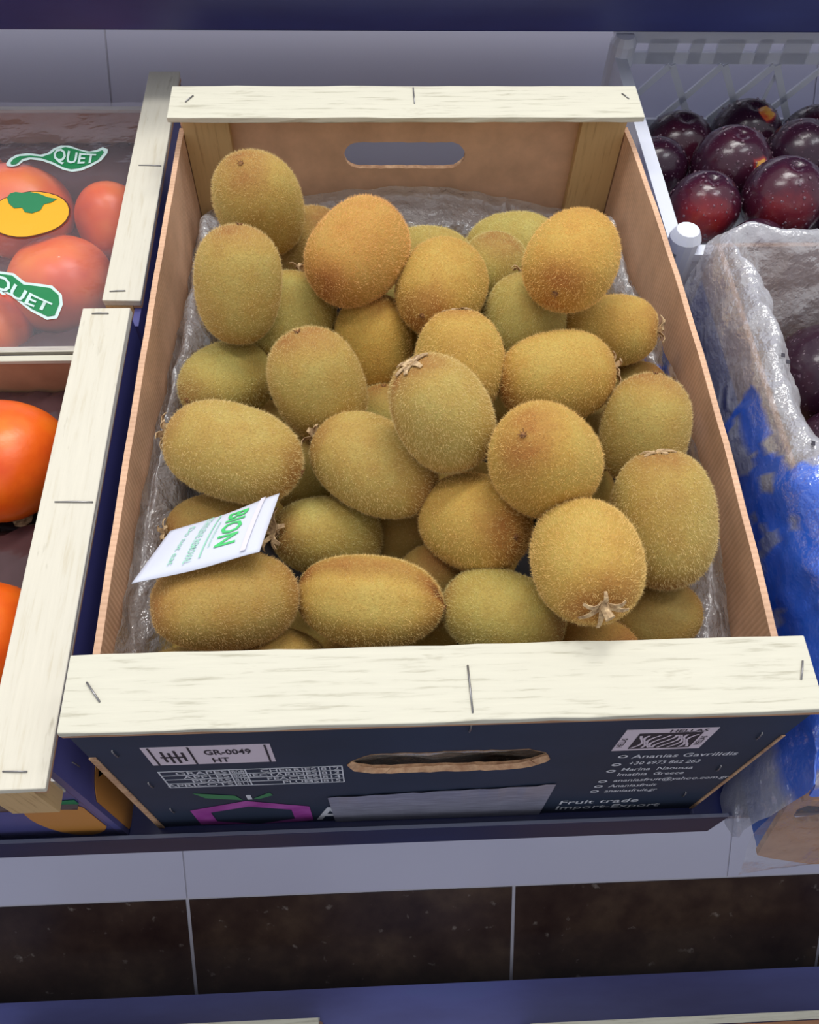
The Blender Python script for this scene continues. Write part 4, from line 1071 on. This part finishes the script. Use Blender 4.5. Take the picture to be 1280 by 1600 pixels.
def stem_end(r, e, kind, seed):
    rr = random.Random(seed); bm = bmesh.new(); top = r*e*.972
    def sepal(a, ln, w, up, curl):
        d = Vector((math.cos(a), math.sin(a), 0)); s = Vector((-d.y, d.x, 0)); pts = []
        for k in range(5):
            f = k/4; pts.append((d*(.05*r + ln*f) + Vector((0, 0, top + up*math.sin(f*2.2) - curl*f*f)), w*(1-.55*f)))
        vs_ = [[bm.verts.new(p + s*ww), bm.verts.new(p - s*ww), bm.verts.new(p - s*ww - Vector((0, 0, .0005))), bm.verts.new(p + s*ww - Vector((0, 0, .0005)))] for p, ww in pts]
        for k in range(4):
            for m in range(4): bm.faces.new((vs_[k][m], vs_[k][(m+1) % 4], vs_[k+1][(m+1) % 4], vs_[k+1][m]))
        bm.faces.new(vs_[0]); bm.faces.new(vs_[-1])
    if kind == 'big':
        for k in range(7): sepal(k*.9+rr.uniform(-.25, .25), r*rr.uniform(.38, .52), r*.10, r*rr.uniform(.14, .30), r*rr.uniform(.02, .12))
    elif kind == 'frill':
        for k in range(6): sepal(k*1.047+rr.uniform(-.25, .25), r*rr.uniform(.24, .36), r*.085, r*rr.uniform(.12, .24), r*rr.uniform(-.02, .09))
    elif kind == 'flat':
        for k in range(7): sepal(k*.9+rr.uniform(-.2, .2), r*rr.uniform(.24, .36), r*.085, r*rr.uniform(.03, .07), r*rr.uniform(.02, .06))
    else:
        for k in range(6): sepal(k*1.047+rr.uniform(-.25, .25), r*rr.uniform(.30, .46), r*.060, r*rr.uniform(.05, .20), r*rr.uniform(.02, .08))
    if kind == 'stalk':
        tube([(0, 0, top-.001), (r*.03, -.02*r, top+r*.12), (r*.10, -.05*r, top+r*.24)], r*.085, bm, 7, [1.5, .9, 1.1])
    else:
        tube([(0, 0, top-.0015), (0, 0, top+r*.035)], r*.085, bm, 8, [1, .75])
    return bm
def tip_end(r, e, seed):
    rr = random.Random(seed); bm = bmesh.new(); z = -r*e*1.018
    tube([(0, 0, z+.0012), (0, 0, z-.0004), (r*.01, 0, z-r*.035)], r*.055, bm, 7, [1.5, 1.0, .5])
    for k in range(7):
        a = k*.9; d = Vector((math.cos(a), math.sin(a), 0))
        tube([d*r*.02+Vector((0, 0, z)), d*r*.06+Vector((0, 0, z-r*.035)), d*r*rr.uniform(.07, .11)+Vector((0, 0, z-r*rr.uniform(.03, .07)))], r*.012, bm, 4, [1, .8, .4])
    return bm
def place(o, x, y, z, ax, roll):
    q = Vector(ax).normalized().to_track_quat('Z', 'Y').to_matrix().to_4x4()
    if isinstance(roll, tuple):                # turn the ridge to this side
        d = q.to_3x3().inverted() @ Vector(roll); roll = math.atan2(d.y, d.x) - 1.9
    o.matrix_world = TF @ Matrix.Translation((x, y, z)) @ q @ Matrix.Rotation(roll, 4, 'Z')
ROLL = {26: (0, .55, .83), 11: (-.85, -.2, .45)}
for i, (x, y, z, r, e, ax, ay, az) in enumerate(KIWI[:len(LOOK)]):
    lb, tone, stem, ridge = LOOK[i]
    V, F, tint = kiwi_mesh(r, e, 100+i, ridge)
    o = bpy.data.objects.new('kiwi', mesh_np('kiwi', V, F, 'kiwi', tint=tint)); col.objects.link(o); BASES[o.name] = Vector((0, 0, 0))
    place(o, x, y, z, (ax, ay, az), ROLL.get(i, random.Random(i).uniform(0, 6.28)))
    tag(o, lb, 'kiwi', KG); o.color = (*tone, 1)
    n = 14000 if i < 29 else 7000
    H3 = fuzz_mesh(V, F, n, 300+i, r)
    fz = bpy.data.objects.new('fuzz', mesh_np('fuzz', H3, [(3*k, 3*k+1, 3*k+2) for k in range(n)], 'fuzz', False)); col.objects.link(fz); fz.parent = o; fz['kind'] = 'stuff'; fz.color = (*tone, 1)
    if stem != 'bare': obj('calyx', stem_end(r, e, stem, 500+i), 'calyx', o, base=(0, 0, 0))
    obj('blossom_tip', tip_end(r, e, 700+i), 'tip', o, base=(0, 0, 0))
# the layer underneath
V, F, tint = kiwi_mesh(.0225, 1.25, 77, 0, 24, 18)
low = mesh_np('kiwi', V, F, 'kiwi', tint=tint)
Hf = fuzz_mesh(V, F, 2500, 78, .0225); lowf = mesh_np('fuzz', Hf, [(3*k, 3*k+1, 3*k+2) for k in range(2500)], 'fuzz', False)
for i, (x, y, z, r, e, ax, ay, az) in enumerate(KIWI[len(LOOK):]):
    o = bpy.data.objects.new('kiwi', low); col.objects.link(o); place(o, x, y, z, (ax, ay, az), i*1.3)
    tag(o, 'kiwi in the dark layer buried under the heap in the crate', 'kiwi', 'kiwis buried under the heap'); o.color = (.95, .92, .85, 1)
    fz = bpy.data.objects.new('fuzz', lowf); col.objects.link(fz); fz.parent = o; fz['kind'] = 'stuff'; fz.color = (.95, .92, .85, 1)

# ------------------------------------------------------------------ crates on the lower shelf, only their rear edges in view
def lower_crate(label, x0, x1, y1, z, dark):
    t = thing('lower_crate', label, 'crate', ((x0+x1)/2, y1-.2, -.8634))
    obj('top_bar', bx(x0, x1, y1-.008, y1, z-.012, z, jit=.0006, rnd=rnd), 'wood_x', t)
    obj('rear_panel', bx(x0+.002, x1-.002, y1-.005, y1-.002, -.8634, z-.0125), 'tan_plain', t)
    for x in (x0+.002, x1-.006): obj('side_panel', bx(x, x+.004, y1-.36, y1-.0085, -.8634, z-.014), 'tan_plain', t)
    obj('bottom_board', bx(x0+.007, x1-.007, y1-.36, y1-.0085, -.8630, -.859), 'tan_plain', t)
    obj('front_panel', bx(x0+.002, x1-.002, y1-.365, y1-.361, -.8634, z-.02), 'tan_plain', t)
lower_crate('pale rimmed crate on the lower shelf at the bottom left', -.48, -.1016, -.0849, -.75, 0)
lower_crate('pale rimmed crate on the lower shelf at the bottom right', .135, .60, -.1006, -.75, 0)
